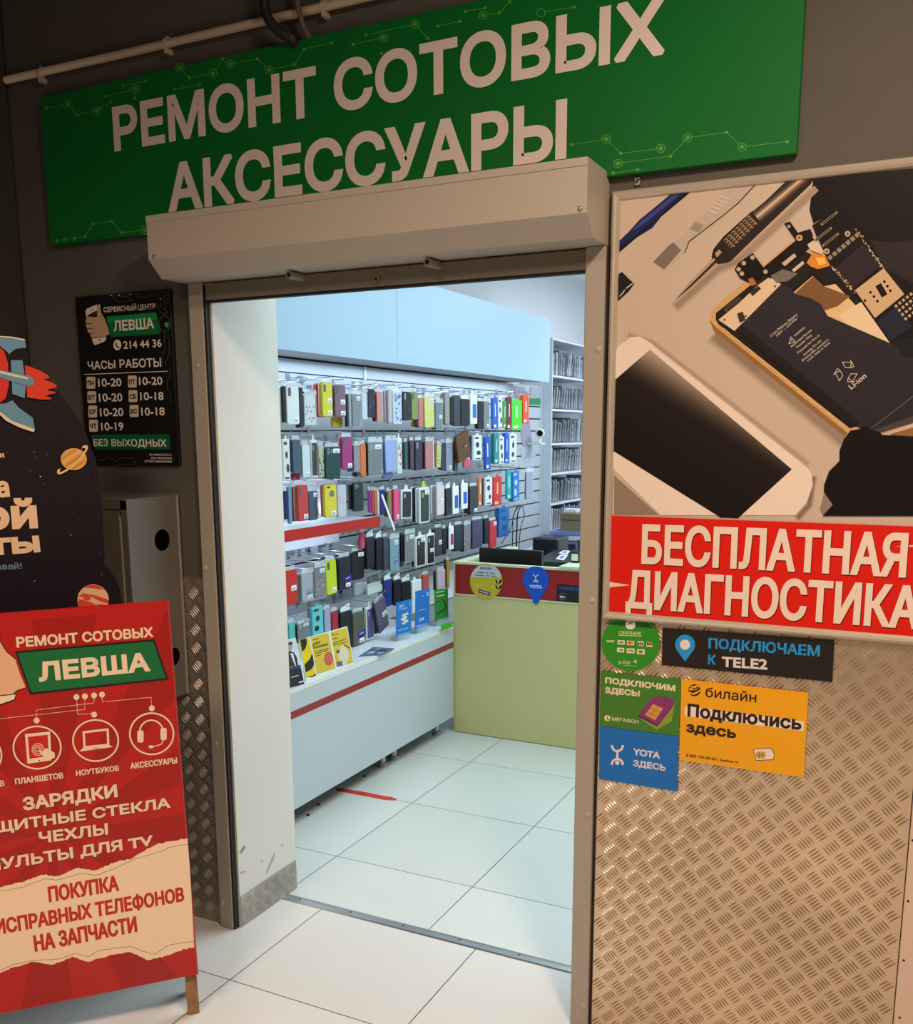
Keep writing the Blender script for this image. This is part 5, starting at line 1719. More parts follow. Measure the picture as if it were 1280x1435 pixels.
K_ = ('black', (24, 24, 28))
GR = ('grey', (120, 124, 128))
WH = ('white', (220, 224, 226))
DK = ('dark', (44, 46, 52))
PK = ('pink', (226, 172, 170))
RD = ('red', (172, 44, 44))
LC = ('mauve', (188, 172, 184))
NV = ('navy', (32, 36, 92))
PU = ('plum', (66, 52, 72))
TEAL = ('teal', (48, 138, 150))
items = [
    # top row
    (1, 396.5, 401.5, 541, 592, 'plain', (26, 28, 30), 'black case beside the white doorway board'),
    (1, 402, 419.5, 540, 595, 'case', (228, 232, 232), 'white phone case with an oval lens cutout', (('cream', (222, 220, 190)), WH), {'opt': 's'}),
    (1, 420, 425.6, 543, 599, 'plain', (44, 38, 56), 'dark purple case beside the white oval-lens case', (K_,)),
    (1, 426.5, 443, 546, 596, 'bag', (214, 224, 226), 'clear bagged case with a red splash', (GR,), {'opt': 'np', 'col2': (206, 40, 40)}),
    (1, 451.5, 466.8, 536, 584, 'case', (216, 204, 58), 'mustard yellow case with two price stickers', (('peach', (228, 164, 128)), RD, PK), {'opt': 'sd'}),
    (1, 469.5, 485, 539, 584.5, 'case', (128, 98, 118), 'dusty mauve case with two price stickers', (PK, GR), {'opt': 'sd'}),
    (1, 485.6, 488.4, 552, 598, 'plain', (22, 24, 30), 'thin black case beside the dusty mauve case'),
    (1, 489, 493, 552, 598, 'plain', (152, 160, 164), 'thin silver grey case beside the slate case'),
    (1, 494, 505.6, 545, 597, 'bag', (92, 102, 106), 'slate grey bagged case with a corner sticker', (GR,), {'opt': 'nu'}),
    (1, 507, 515, 543, 588, 'bag', (206, 218, 224), 'pale bagged case beside the slate bagged case', (WH,), {'opt': 'n'}),
    (1, 516, 526.5, 545, 585, 'case', (34, 36, 48), 'black patterned case with blue spots', (K_, DK), {'opt': 'np', 'col2': (58, 72, 130)}),
    (1, 527.8, 536.4, 542, 591, 'bag', (222, 96, 66), 'coral orange bagged case', (K_,), {'opt': 'n'}),
    (1, 544.5, 549.8, 546, 593, 'plain', (196, 180, 186), 'pale mauve case at the front of its stack', (LC, LC, LC)),
    (1, 551, 563.8, 546, 594, 'frame', (188, 204, 220), 'white pack with a blue flower print', (WH,), {'opt': 'p', 'col2': (66, 96, 180)}),
    (1, 565, 576.4, 549, 589, 'case', (26, 30, 40), 'black case with pale streaks', (K_, DK, K_), {'opt': 'p', 'col2': (70, 74, 84)}),
    (1, 577.5, 586, 549, 588, 'case', (136, 146, 86), 'olive green case with a round lens', (DK,)),
    (1, 587, 593.5, 558, 599, 'case', (196, 120, 122), 'rose pink case beside the olive case', (PU,), {'opt': 'n'}),
    (1, 595.5, 609, 549, 599, 'bag', (226, 214, 44), 'bright yellow bagged case', (('yellow', (220, 206, 60)), PK), {'opt': 'nu', 'tilt': 2}),
    (1, 610, 621, 558, 602, 'bag', (62, 70, 80), 'charcoal bagged case with a low price sticker', (DK, PU), {'opt': 'nd'}),
    (1, 624, 630.6, 550, 595, 'plain', (152, 150, 142), 'stone grey case beside the charcoal bagged case', (GR, PK)),
    (1, 631.6, 635, 556, 594, 'plain', (16, 16, 20), 'thin black case beside the stone grey case'),
    (1, 636, 645.6, 554, 597, 'case', (52, 62, 74), 'dark slate case facing the room', (DK,), {'opt': 'n'}),
    (1, 646.5, 659, 559, 597, 'plain', (20, 24, 34), 'black case under a white paper header', (K_, K_, DK), {'opt': 'h'}),
    (1, 660, 669, 552, 594, 'glass', (48, 116, 196), 'white pack with a tall blue picture', (WH,), {}),
    (1, 670.5, 677.5, 562, 601, 'plain', (22, 26, 32), 'black case beside the blue picture pack', (K_,)),
    (1, 678.5, 686, 556, 601, 'bag', (74, 80, 88), 'smoke grey bagged case with a white label', (DK,), {'opt': 'ns'}),
    (1, 691.8, 698.5, 557, 601, 'box', (52, 100, 196), 'narrow blue box beside the white spotted box', (), {'tilt': 3}),
    (1, 699, 705, 557, 603, 'box', (232, 236, 238), 'narrow white box with black cable pictures', (), {'opt': 'p', 'col2': (40, 44, 50), 'tilt': 2}),
    (1, 705.6, 710.3, 562, 600, 'box', (52, 160, 72), 'narrow dark green box', ()),
    (1, 711, 717.4, 557, 602, 'box', (128, 34, 50), 'narrow maroon box', ()),
    (1, 718, 731.8, 561, 602, 'box', (70, 214, 46), 'vivid green box with a white square', (('green', (60, 190, 46)),), {'col2': (226, 236, 220), 'tilt': 1}),
    (1, 733, 742, 554, 593.5, 'box', (232, 84, 40), 'orange box at the end of the wall', (('orange', (220, 80, 40)),)),
    (1, 466, 481, 584, 599, 'plain', (196, 170, 52), 'yellow case peeking out below the dusty mauve one', (), {'X': -2.5, 'hook': False}),
    (1, 578, 586.5, 588.6, 598, 'plain', (206, 186, 60), 'yellow case peeking out below the olive one', (), {'X': -2.5, 'hook': False}),
    # second row
    (2, 397, 407, 615, 674, 'box', (226, 228, 226), 'white box with a dark portrait picture', (GR,), {'opt': 'p', 'col2': (60, 54, 50)}),
    (2, 410.8, 422, 616, 664, 'plain', (74, 92, 112), 'blue grey case beside the portrait box', (('slate', (70, 86, 104)), ('slate', (60, 74, 92)))),
    (2, 423.5, 435.6, 623, 670, 'case', (206, 220, 224), 'pale ice blue case with a price sticker', (WH,), {'opt': 'ns'}),
    (2, 436.6, 445.6, 617, 669, 'frame', (62, 58, 60), 'brown grey case in a pale rounded frame', (), {}),
    (2, 447, 455.3, 624, 669, 'case', (182, 186, 160), 'beige case with small black hearts', (DK,), {'opt': 'np', 'col2': (30, 34, 34)}),
    (2, 456.5, 477.4, 626, 671, 'case', (20, 66, 62), 'large dark green case with three lenses', (DK,), {'opt': 'tu', 'X': -2.45}),
    (2, 479, 495, 612, 658, 'case', (158, 50, 118), 'magenta case with a price sticker', (PK,), {'opt': 's'}),
    (2, 496, 504.2, 618, 661, 'bag', (128, 100, 122), 'dull mauve bagged case', (PU, K_), {'opt': 'n'}),
    (2, 505.4, 513.6, 621.6, 668, 'plain', (222, 110, 50), 'orange case beside the dull mauve bag', (GR,)),
    (2, 515.2, 536.6, 612, 666.6, 'bag', (38, 48, 50), 'black green bagged case with three lenses', (K_, DK), {'opt': 'tu'}),
    (2, 540.4, 556, 610, 661, 'bag', (132, 158, 226), 'periwinkle blue case under a white header', (('lavender', (104, 112, 176)),), {'opt': 'n', 'tilt': 2}),
    (2, 557, 564, 614, 664, 'frame', (210, 222, 218), 'white pack with a red rose print', (), {'opt': 'p', 'col2': (196, 62, 70)}),
    (2, 567, 572.4, 619, 658, 'plain', (40, 76, 84), 'dark teal case behind the rose pack', (('slate', (90, 104, 116)), GR)),
    (2, 575.6, 580.6, 617, 658, 'plain', (86, 66, 80), 'plum case beside the dark teal case', (DK,)),
    (2, 582, 593, 617, 659, 'case', (46, 40, 68), 'dark violet case with a narrow lens', (PU,)),
    (2, 596, 605.8, 612, 657, 'bag', (186, 44, 44), 'red bagged case beside the dark violet case', (K_,), {}),
    (2, 606.5, 609.4, 615, 658, 'plain', (226, 168, 166), 'thin pink case beside the red bagged case'),
    (2, 611.4, 618, 618, 655, 'bag', (196, 196, 74), 'yellow black bagged case', (K_,), {'opt': 'np', 'col2': (30, 30, 30), 'tilt': -4}),
    (2, 619.2, 624.6, 620, 659, 'plain', (46, 44, 54), 'charcoal case beside the yellow black bag', (K_,)),
    (2, 625.4, 633.6, 614, 660, 'bag', (104, 112, 150), 'slate blue bagged case with a low sticker', (('lilac', (150, 150, 180)),), {'opt': 'ns'}),
    (2, 637, 642.5, 618, 660, 'plain', (58, 62, 66), 'grey case behind the brown wallet', (DK,)),
    (2, 643.5, 661, 606, 644.5, 'book', (96, 58, 26), 'brown leather wallet case hanging askew', (), {'tilt': 14, 'X': -2.43}),
    (2, 650.6, 660.6, 643.5, 655, 'plain', (206, 88, 108), 'pink case showing under the brown wallet', (), {'X': -2.47, 'hook': False}),
    (2, 664.4, 675.6, 610, 645, 'box', (224, 230, 234), 'white box with black earphone pictures', (NV,), {'opt': 'p', 'col2': (26, 34, 56)}),
    (2, 681, 688, 612, 658, 'box', (36, 84, 186), 'long blue box with white lettering', (), {'tilt': 3}),
    (2, 693.6, 699.6, 607, 650, 'box', (44, 140, 136), 'teal box with a pale tab', (('teal', (40, 130, 128)),)),
    (2, 700.5, 707.2, 612, 650, 'box', (230, 236, 238), 'white box with a black plug picture', (), {'opt': 'p', 'col2': (30, 34, 40), 'tilt': 1}),
    (2, 708, 713.8, 607, 649, 'box', (30, 84, 190), 'short blue box beside the plug box', (('blue', (40, 90, 186)),)),
    (2, 714.6, 724.6, 608, 649, 'box', (220, 228, 228), 'white box with dark dots', (WH,), {'opt': 'p', 'col2': (50, 60, 60)}),
    (2, 409, 421.4, 664, 673, 'plain', (150, 26, 60), 'crimson pack peeking out below the blue grey case', (), {'X': -2.48, 'hook': False}),
    (2, 537, 551, 661.4, 670, 'plain', (100, 112, 176), 'lavender pack peeking out below the periwinkle case', (), {'X': -2.48, 'hook': False}),
    (2, 495.5, 505, 661, 668, 'plain', (40, 36, 42), 'dark pack peeking out below the dull mauve bag', (), {'X': -2.5, 'hook': False}),
    # third row
    (3, 517.5, 521, 687, 718, 'plain', (150, 40, 130), 'thin purple case beside the red shelf end', ()),
    (3, 521.6, 524.6, 687, 719, 'plain', (196, 60, 90), 'thin raspberry case beside the purple one', ()),
    (3, 525, 528.4, 687, 721, 'plain', (214, 104, 44), 'thin orange case beside the raspberry one', ()),
    (3, 529, 532.4, 688, 722, 'plain', (210, 212, 216), 'thin white case beside the thin orange one', ()),
    (3, 533, 540.4, 686, 721.6, 'plain', (28, 22, 120), 'royal blue case behind the slanted white strip', (NV,)),
    (3, 543.6, 547.6, 688, 724, 'plain', (128, 120, 40), 'thin olive case beside the royal blue one', (('brown', (110, 50, 36)),)),
    (3, 552, 560, 685, 730, 'case', (232, 76, 132), 'hot pink case with a price sticker', (PK,), {'opt': 'ns'}),
    (3, 561.5, 578, 686, 727, 'frame', (28, 32, 40), 'black case in a white rounded frame', (('slate', (96, 112, 130)),), {'tilt': -3}),
    (3, 588, 603, 683, 733, 'frame', (34, 62, 46), 'white pack around a dark green case', (WH, K_, WH), {'opt': 'gu'}),
    (3, 612, 623.4, 680, 722, 'case', (218, 202, 204), 'blush pink case with a small price sticker', (LC, WH, GR), {'opt': 'nd'}),
    (3, 625, 633, 684, 722, 'plain', (24, 28, 38), 'black case beside the blush pink case', (K_, DK), {'opt': 'h'}),
    (3, 634.4, 644, 681, 720, 'glass', (32, 84, 190), 'white pack with a blue screen picture', (K_,)),
    (3, 647, 656, 677, 713, 'glass', (40, 92, 200), 'white pack with a blue screen, second along', (K_,)),
    (3, 659, 670, 681, 720, 'case', (48, 56, 66), 'dark slate case with a low price sticker', (DK, K_), {'opt': 'ns'}),
    (3, 671, 676, 669, 709, 'box', (216, 120, 66), 'orange edged box beside the dark slate case', (), {'col2': (236, 232, 226)}),
    (3, 680.6, 690.4, 669, 708, 'box', (222, 226, 228), 'white box with scattered dark pictures', (DK, WH), {'opt': 'p', 'col2': (36, 42, 50)}),
    (3, 691.4, 704, 668, 708, 'box', (210, 40, 40), 'red box with a yellow corner', (('crimson', (170, 34, 40)),), {'col2': (240, 200, 90)}),
    (3, 711.4, 717, 659, 699.5, 'box', (50, 168, 174), 'aqua box beside the dotted blue box', (), {'tilt': 1}),
    (3, 719, 729, 660, 702, 'box', (36, 120, 186), 'dotted blue box hanging askew', (('blue', (60, 130, 196)),), {'opt': 'p', 'col2': (170, 210, 236), 'tilt': 3}),
    (3, 737, 748, 655, 699, 'bag', (146, 148, 178), 'lilac grey pack by the webcam', (), {'opt': 'np', 'col2': (170, 172, 200)}),
    # above the red shelf
    (7, 399.6, 404.2, 688, 728, 'plain', (24, 30, 90), 'navy case beside the doorway board', (), {'X': -2.475}),
    (7, 404.6, 409.6, 682, 734, 'plain', (108, 152, 196), 'sky blue case beside the navy one', (), {'X': -2.475}),
    (7, 417.8, 432.4, 680, 730, 'case', (206, 62, 66), 'red case with a narrow lens slot', (('tan', (196, 130, 92)), ('rust', (176, 92, 60))), {'opt': 's'}),
    (7, 433, 446, 688, 729, 'case', (76, 84, 102), 'slate case with a string of pearls', (), {'opt': 'neu', 'X': -2.475}),
    (7, 455.4, 472, 679, 724.6, 'case', (226, 206, 58), 'yellow case with a round hole', (('brick', (168, 70, 60)),), {'opt': 'os'}),
    (7, 473.4, 485.6, 679, 724.4, 'case', (196, 196, 206), 'white marble case with pink veins', (), {'opt': 'np', 'col2': (226, 168, 180), 'X': -2.475}),
    (7, 490, 494.4, 679, 714, 'plain', (24, 26, 34), 'thin black case beside the marble case', (), {'X': -2.475}),
    (7, 496.4, 509.6, 675.5, 716.5, 'case', (34, 48, 54), 'black green case with three lenses', (GR,), {'opt': 't'}),
    # fourth row
    (4, 505, 512, 746, 769, 'plain', (206, 70, 96), 'pinkish red case high beside the shelf', ()),
    (4, 514, 525.6, 752, 797, 'plain', (28, 30, 50), 'black case under a folded white paper header', (K_, NV, ('maroon', (80, 24, 36))), {'opt': 'h'}),
    (4, 528, 536.6, 753, 799, 'plain', (24, 26, 38), 'black case beside the folded paper header case', (K_, DK), {'opt': 'h'}),
    (4, 538, 545, 752, 799, 'plain', (72, 66, 82), 'dull plum case beside the teal blue one', (DK,)),
    (4, 547, 559, 747, 799, 'bag', (66, 140, 160), 'teal blue bagged case with a navy label', (GR, DK), {'opt': 'nlu'}),
    (4, 561, 566.4, 752, 794, 'case', (92, 96, 104), 'grey case beside the teal blue bagged case', (), {'opt': 'nu', 'X': -2.475}),
    (4, 567.4, 581, 741, 786.6, 'bag', (54, 44, 44), 'dark brown bagged case under a crumpled header', (DK, K_), {'opt': 'u', 'X': -2.44}),
    (4, 582.5, 597.4, 751, 794, 'frame', (42, 40, 42), 'dark case in a white outlined frame', (K_,), {'opt': 'u', 'X': -2.45}),
    (4, 598.4, 609.4, 747.5, 791, 'frame', (26, 24, 38), 'black case in a white outlined frame, low sticker', (), {'opt': 'd'}),
    (4, 610.4, 620, 739, 779, 'case', (58, 60, 68), 'graphite case with a middle price sticker', (DK,), {'opt': 'nd'}),
    (4, 621, 626, 740, 777, 'plain', (20, 20, 24), 'black case beside the graphite case', (K_,)),
    (4, 630, 636.4, 737, 770, 'glass', (150, 40, 110), 'white pack with a magenta picture', (K_,)),
    (4, 638, 648.6, 735, 772, 'plain', (28, 48, 58), 'black teal case beside the magenta pack', (K_,)),
    (4, 649.6, 659.4, 729, 772.5, 'bag', (54, 52, 60), 'smoky case with an orange sticker', (DK,), {'opt': 'np', 'col2': (226, 96, 36)}),
    (4, 662.4, 676.6, 728, 768, 'case', (70, 68, 98), 'violet grey case with two pale lenses', (GR,), {'opt': 'n'}),
    (4, 679.6, 685.6, 726, 762, 'plain', (24, 24, 36), 'black case beside the violet grey case', (DK,)),
    (4, 687, 696, 729, 767, 'case', (204, 48, 56), 'bright red case with a top sticker', (WH,), {'opt': 'nu'}),
    (4, 700, 713.4, 711, 752, 'box', (24, 102, 172), 'deep blue box pair by the hanging cables', (('blue', (40, 110, 180)),), {'opt': 'p', 'col2': (20, 60, 120)}),
    # fifth row
    (5, 398, 417.6, 799, 848, 'case', (198, 48, 46), 'red case cut off by the doorway board', (DK,), {'opt': 'nd'}),
    (5, 422.4, 439.6, 796, 842, 'bag', (152, 160, 170), 'clear grey bagged case with a navy label', (GR, GR), {'opt': 'nls'}),
    (5, 440.8, 456.4, 787, 838, 'bag', (72, 64, 66), 'dark grey bagged case with yellow print', (('maroon', (128, 42, 66)), DK), {'opt': 'nup', 'col2': (150, 140, 40)}),
    (5, 458, 472.6, 784, 833, 'case', (196, 214, 44), 'lime yellow case with a price sticker', (PK,), {'opt': 's', 'tilt': 2}),
    (5, 475, 493, 780, 826, 'case', (34, 42, 52), 'black teal case with a navy label', (DK, K_), {'opt': 'nls'}),
    (5, 494, 510.4, 772, 812, 'case', (32, 30, 36), 'black case with a high price sticker', (RD,), {'opt': 'nu', 'X': -2.475}),
    (5, 514, 538, 821, 832, 'plain', (206, 214, 200), 'short cream folded pack', (), {'X': -2.47}),
    (5, 539, 549.6, 812, 850, 'plain', (36, 52, 130), 'dark blue case beside the black stack', (NV, NV), {'opt': 'h'}),
    (5, 552.4, 563, 812, 848, 'plain', (30, 28, 38), 'black case beside the dark blue stack', (K_, K_, DK), {'opt': 'h'}),
    (5, 564, 576, 814, 850, 'plain', (34, 32, 40), 'black case beside the blue phone pack', (K_, K_), {'opt': 'h'}),
    (5, 577.6, 592, 813, 858, 'glass', (58, 64, 160), 'white pack with an indigo phone picture', (WH,)),
    (5, 593, 601.4, 804.6, 832, 'plain', (204, 84, 88), 'salmon red case above the blue leaflet', (PK,)),
    (5, 613, 624.6, 798, 826, 'case', (214, 190, 208), 'pale pink case above the green leaflet', (K_,), {'opt': 'n'}),
    (5, 626.6, 630.4, 784, 824, 'plain', (176, 140, 50), 'thin ochre case by the service counter', (DK,)),
    (5, 496, 513, 816, 834, 'bag', (150, 156, 158), 'crumpled empty grey bag by the cream folded pack', (), {'opt': 'n', 'X': -2.5, 'tilt': -6}),
    (5, 517, 531, 806, 819, 'plain', (120, 124, 122), 'small grey pack above the cream folded one', (), {'X': -2.5}),
    # lowest row
    (6, 405, 414.4, 872, 900, 'plain', (92, 190, 186), 'pale teal case behind the leaflets', (GR,)),
    (6, 416.4, 434, 868, 900, 'bag', (42, 50, 66), 'dark navy bagged case with a paper sticker', (DK,), {'opt': 'u'}),
    (6, 437.4, 454, 850, 893, 'box', (92, 196, 200), 'turquoise white box with a phone picture', (GR,), {'opt': 'p', 'col2': (36, 40, 46)}),
    (6, 455, 464, 853, 892, 'plain', (158, 162, 186), 'lilac case beside the turquoise box', ()),
    (6, 465.4, 475, 856, 894, 'case', (170, 36, 60), 'crimson case behind the yellow leaflets', (PK,), {'opt': 'n'}),
    (6, 478, 493.6, 856, 904, 'plain', (28, 32, 44), 'black case at the front of a thick stack', (K_, K_, DK, K_), {'opt': 'h'}),
    (6, 495, 511.6, 857, 904, 'case', (86, 90, 74), 'olive grey case with a navy label', (DK, K_), {'opt': 'ls'}),
    (6, 513.4, 525, 850, 896, 'frame', (84, 82, 128), 'white pack with two violet panels', (K_,), {}),
    (6, 526, 531, 845, 888, 'plain', (34, 32, 34), 'black case beside the violet panel pack', ()),
    (6, 531, 547, 836, 882, 'case', (98, 92, 112), 'grey violet case swinging askew', (DK,), {'opt': 'nd', 'tilt': 17, 'X': -2.44}),
]
for it in items:
    beh = it[8] if len(it) > 8 else ()
    kw = it[9] if len(it) > 9 else {}
    item(*it[:8], behind=beh, **kw)

# empty hooks under the red shelf
for i, (x, y) in enumerate(((404, 779), (419, 776), (433, 773), (448, 771), (463, 768))):
    p = onX(x, y, SLX)
    g = G().tube(chrome, [(SLX + .003, p.y, p.z), (-2.5, p.y, p.z - .004), (-2.483, p.y, p.z + .014)], .0022, 5)
    g.box(chrome, SLX + .0005, SLX + .004, p.y - .012, p.y + .012, p.z - .012, p.z + .03)
    tag(g.obj('wall_hook'), uniq('empty wire hook under the red shelf, %s from the doorway' % ('first', 'second', 'third', 'fourth', 'fifth')[i]), 'hook', 'wire hooks on the display wall')

# slanted white plastic strip
a, b = onX(535.5, 693, -2.425), onX(553.5, 743, -2.425)
g = G()
dv = Vector((0, b.y - a.y, b.z - a.z)).normalized()
pv = Vector((0, -dv.z, dv.y)) * .007
g.add(paperw, [a + pv, a - pv, b - pv, b + pv] + [q - Vector((.002, 0, 0)) for q in (a + pv, a - pv, b - pv, b + pv)], [(0, 1, 2, 3), (4, 5, 6, 7), (0, 1, 5, 4), (1, 2, 6, 5), (2, 3, 7, 6), (3, 0, 4, 7)])
tag(g.obj('plastic_strip'), 'slanted white plastic strip hanging before the royal blue case', 'strip')

# boards at the far end of the display wall
for (q, c, nm, lb, cat) in ((((720.5, 541), (736, 543), (747, 624), (733, 625)), (158, 146, 164), 'display_board', 'tall mauve board leaning behind the vivid green box', 'board'),
                            (((744, 542), (757, 543), (757, 556), (744, 556)), (160, 160, 174), 'price_card', 'grey card above the green strip by the rear rack', 'card'),
                            (((743, 558), (757.6, 558), (757.6, 567), (743, 567)), (26, 130, 76), 'colour_strip', 'green strip on the end of the display wall', 'strip'),
                            (((731, 628), (751, 627), (751, 640), (731, 641)), (176, 180, 188), 'price_card', 'pale card under the leaning mauve board', 'card')):
    s_ = Sheet((SLX + .004, 0, 0), (0, 1, 0), (1, 0, 0))
    g = G().prism(mat(c, .5), [s_.uv(*p) for p in q][::-1], s_.o - s_.n * .0035, s_.u, s_.w, s_.n, .003)
    tag(g.obj(nm), uniq(lb), cat)

# webcam on a little bracket
p = onX(757, 607, -2.6)
wc = thing('webcam', 'small white ball webcam at the end of the display wall', 'camera', p, (0, 0, 0))
local(G().ball(mat((232, 234, 230), .35), p, .034, 18).obj('body', smooth=True), wc)
dirc = (CAM - p).normalized()
g = G().tube(BLACK, [p + dirc * .026, p + dirc * .036], .023, 18)
g.dome(mat((8, 8, 10), .1), p + dirc * .036, dirc, .02, .004)
local(g.obj('lens'), wc)
local(G().tube(mat((226, 228, 226), .4), [p - Vector((0, 0, .03)), p - Vector((0, 0, .07))], .011, 10).obj('neck'), wc)
local(G().box(mat((214, 218, 222), .4), -2.679, p.x + .03, p.y - .05, p.y + .04, p.z - .082, p.z - .07, bev=.002).obj('bracket'), wc)

# hanging charging cables
for i, (pts, lb) in enumerate((((( 728, 708), (722, 716), (716, 740), (703, 762)), 'black cable swinging out below the webcam'), (((729, 708), (720, 722), (719, 745), (718, 770)), 'thin black cable hanging straight by the deep blue box'),
                              (((731, 708), (726, 720), (724.5, 745), (724, 772)), 'thick black cable hanging in the middle of the bunch'), (((732, 708), (735, 722), (730, 740), (727, 772)), 'black cable bulging outward nearest the rear rack'))):
    P = spline([onX(x, y, -2.62 + .006 * i) for x, y in pts])
    tag(G().tube(BLACK, P, .0032 if i != 2 else .005, 6).obj('charging_cable', smooth=True), uniq(lb), 'cable', 'charging cables on one hook')
p = onX(730, 708, -2.62)
g = G().tube(chrome, [(SLX + .002, p.y, p.z), (-2.58, p.y, p.z), (-2.565, p.y, p.z + .02)], .0025, 6)
tag(g.obj('wall_hook'), 'wire hook holding a bunch of black charging cables', 'hook', 'wire hooks on the display wall')

# ---------------------------------------------------------------- rear parts rack
RX = -2.6
rk_ = thing('parts_rack', 'white wall rack filled with grey bagged spare parts', 'rack', (RX, 7.7, .7))
shz = [onX(794, y, RX).z for y in (528, 574, 620.5, 661, 702, 739)]
ztop = onX(800, 482, RX).z
rwhite = mat((210, 212, 222), .45)
RY0, RY1 = 6.862, 8.3
for zz in shz:
    local(G().box(rwhite, -2.855, RX, RY0 + .0005, RY1 - .0005, zz - .016, zz).obj('shelf'), rk_)
local(G().box(rwhite, -2.855, RX, RY0 - .012, RY0, shz[-1] - .016, ztop).obj('side_panel'), rk_)
local(G().box(rwhite, -2.855, RX, RY1, RY1 + .012, shz[-1] - .016, ztop).obj('side_panel'), rk_)
local(G().box(rwhite, -2.855, RX, RY0 - .012, RY1 + .012, ztop + .0005, ztop + .014).obj('top_panel'), rk_)
bagm = []
rr = random.Random(11)
for k in range(7):
    g = G()
    v = rr.randint(104, 172)
    m = mat((v, v + 2, v + 9), .32, noise=.3, scale=14, spec=.6)
    t_, h_, d_ = rr.uniform(.02, .038), rr.uniform(.165, .2), .19
    n = 7
    pts = []
    for i in range(n + 1):
        pts.append((-t_ / 2 + rr.uniform(-.003, .003) - .004 * math.sin(i), h_ * i / n))
    for i in range(n, -1, -1):
        pts.append((t_ / 2 * (1 - .5 * (i / n) ** 3) + rr.uniform(-.003, .003) + .004 * math.sin(i * 1.3), h_ * i / n + (rr.uniform(.0, .012) if i == n else 0)))
    g.prism(m, pts, (-.1, 0, 0), (0, 1, 0), (0, 0, 1), (1, 0, 0), d_, .004)
    o = g.obj('bagged_part')
    bagm.append(o)
first = True
ORD = ('first', 'second', 'third', 'fourth', 'fifth', 'sixth', 'seventh', 'eighth', 'ninth', 'tenth', 'eleventh', 'twelfth', 'thirteenth', 'fourteenth', 'fifteenth', 'sixteenth', 'seventeenth', 'eighteenth', 'nineteenth', 'twentieth')
SHN = ('top', 'second', 'third', 'fourth', 'fifth', 'lowest')
used = set()
for si_, zz in enumerate(shz):
    y = RY0 + .034
    i = 0
    lean = rr.uniform(.02, .1)
    while y < 7.75 and i < 20:
        if rr.random() < .3:
            lean = rr.uniform(-.04, .24)
            y += .022
        src = rr.choice(bagm)
        if src.name in used:
            o = src.copy()
            C.objects.link(o)
        else:
            o = src
            used.add(src.name)
        hs = rr.uniform(.8, .94)
        o.scale = (1, 1, hs)
        o.location = (RX - .105 + rr.uniform(-.004, 0), y + .014, zz + .0035 + .021 * abs(math.sin(lean)))
        o.rotation_euler = (-lean, 0, rr.uniform(-.06, .06))
        tag(o, uniq('grey bagged part, %s from the display wall end, rear rack %s shelf' % (ORD[i], SHN[si_])), 'spare part', 'bagged spare parts on the rear rack')
        y += .05 + rr.uniform(0, .008)
        i += 1
for o in bagm:
    if o.name not in used:
        bpy.data.objects.remove(o)

# ---------------------------------------------------------------- service counter
SYC = 4.56
sc_ = thing('service_counter', 'pale yellow green service counter with a red band along the front', 'counter', (-1.6, 4.9, 0))
lime = mat((212, 208, 144), .45)
limet = mat((214, 226, 190), .4)
SX0 = -2.281
local(G().box(lime, SX0, -.55, SYC, SYC + .025, .004, .77).obj('front_panel'), sc_)
local(G().box(mat((158, 30, 26), .45), SX0 + .012, -.55, SYC - .001, SYC + .025, .778, .938).obj('red_band'), sc_)
local(G().box(limet, SX0, -.55, SYC - .004, SYC + .025, .7705, .7775).obj('ledge_strip'), sc_)
local(G().box(limet, SX0, -.55, SYC - .003, SYC + .03, .9385, .95).obj('top_edge'), sc_)
local(G().box(lime, SX0, SX0 + .0115, SYC, SYC + .025, .778, .938).obj('corner_strip'), sc_)
local(G().box(lime, SX0, SX0 + .06, SYC + .0255, 5.3, .004, .938).obj('side_panel'), sc_)
local(G().box(limet, SX0, SX0 + .06, SYC + .0305, 5.32, .9385, .95).obj('side_top'), sc_)
local(G().box(limet, SX0 + .0605, -.55, SYC + .0255, 5.3, .72, .738).obj('desk_top'), sc_)
rx_ = onY(785, 793, SYC).x
local(G().box(limet, rx_, -.55, SYC - .012, 4.93, .9505, .962).obj('raised_top'), sc_)
KC = crop(650, 780, 7.53)
YS = SYC - .0018
s, t = sticker('round_sticker', 'round yellow and white sticker on the red counter band', KC(*circ(238, 262, 172, 36, 188)), SQ(206, 190, 40), y=YS - .003)
g = G()
s.poly(SQ(206, 212, 222), KC(*[(238 + 168 * math.cos(math.radians(q)), 262 + 183 * math.sin(math.radians(q))) for q in list(range(194, 347, 8))]), 1, g)
s.poly(SQ(206, 190, 40), KC((165, 100), (238, 70), (318, 104), (238, 92)), 2, g)
a, b, c = KC((205, 136), (300, 140), (205, 112))
s.text(SQ(50, 50, 54), 'билайн', a, b, c, .03, 2, g, 'x')
s.poly(SQ(50, 50, 54), KC(*circ(186, 122, 11, 10)), 2, g)
for q in (((142, 166), (330, 176)), ((122, 194), (348, 208))):
    dd = [(q[0][0] + (q[1][0] - q[0][0]) * k / 12, q[0][1] + (q[1][1] - q[0][1]) * k / 12) for k in range(13)]
    for k in range(0, 12, 1):
        if k not in (5, 8):
            s.stroke(SQ(70, 70, 76), KC(dd[k], ((dd[k][0] * .3 + dd[k + 1][0] * .7), dd[k][1] * .3 + dd[k + 1][1] * .7)), 1.2, 2, g)
for (x, y) in ((362, 262), (362, 320)):
    s.poly(SQ(26, 24, 22), KC((x - 26, y - 26), (x - 8, y - 10), (x - 2, y + 34), (x - 22, y + 8)), 2, g)
    s.poly(SQ(26, 24, 22), KC((x + 38, y - 28), (x + 44, y + 2), (x + 8, y + 34), (x + 8, y + 4)), 2, g)
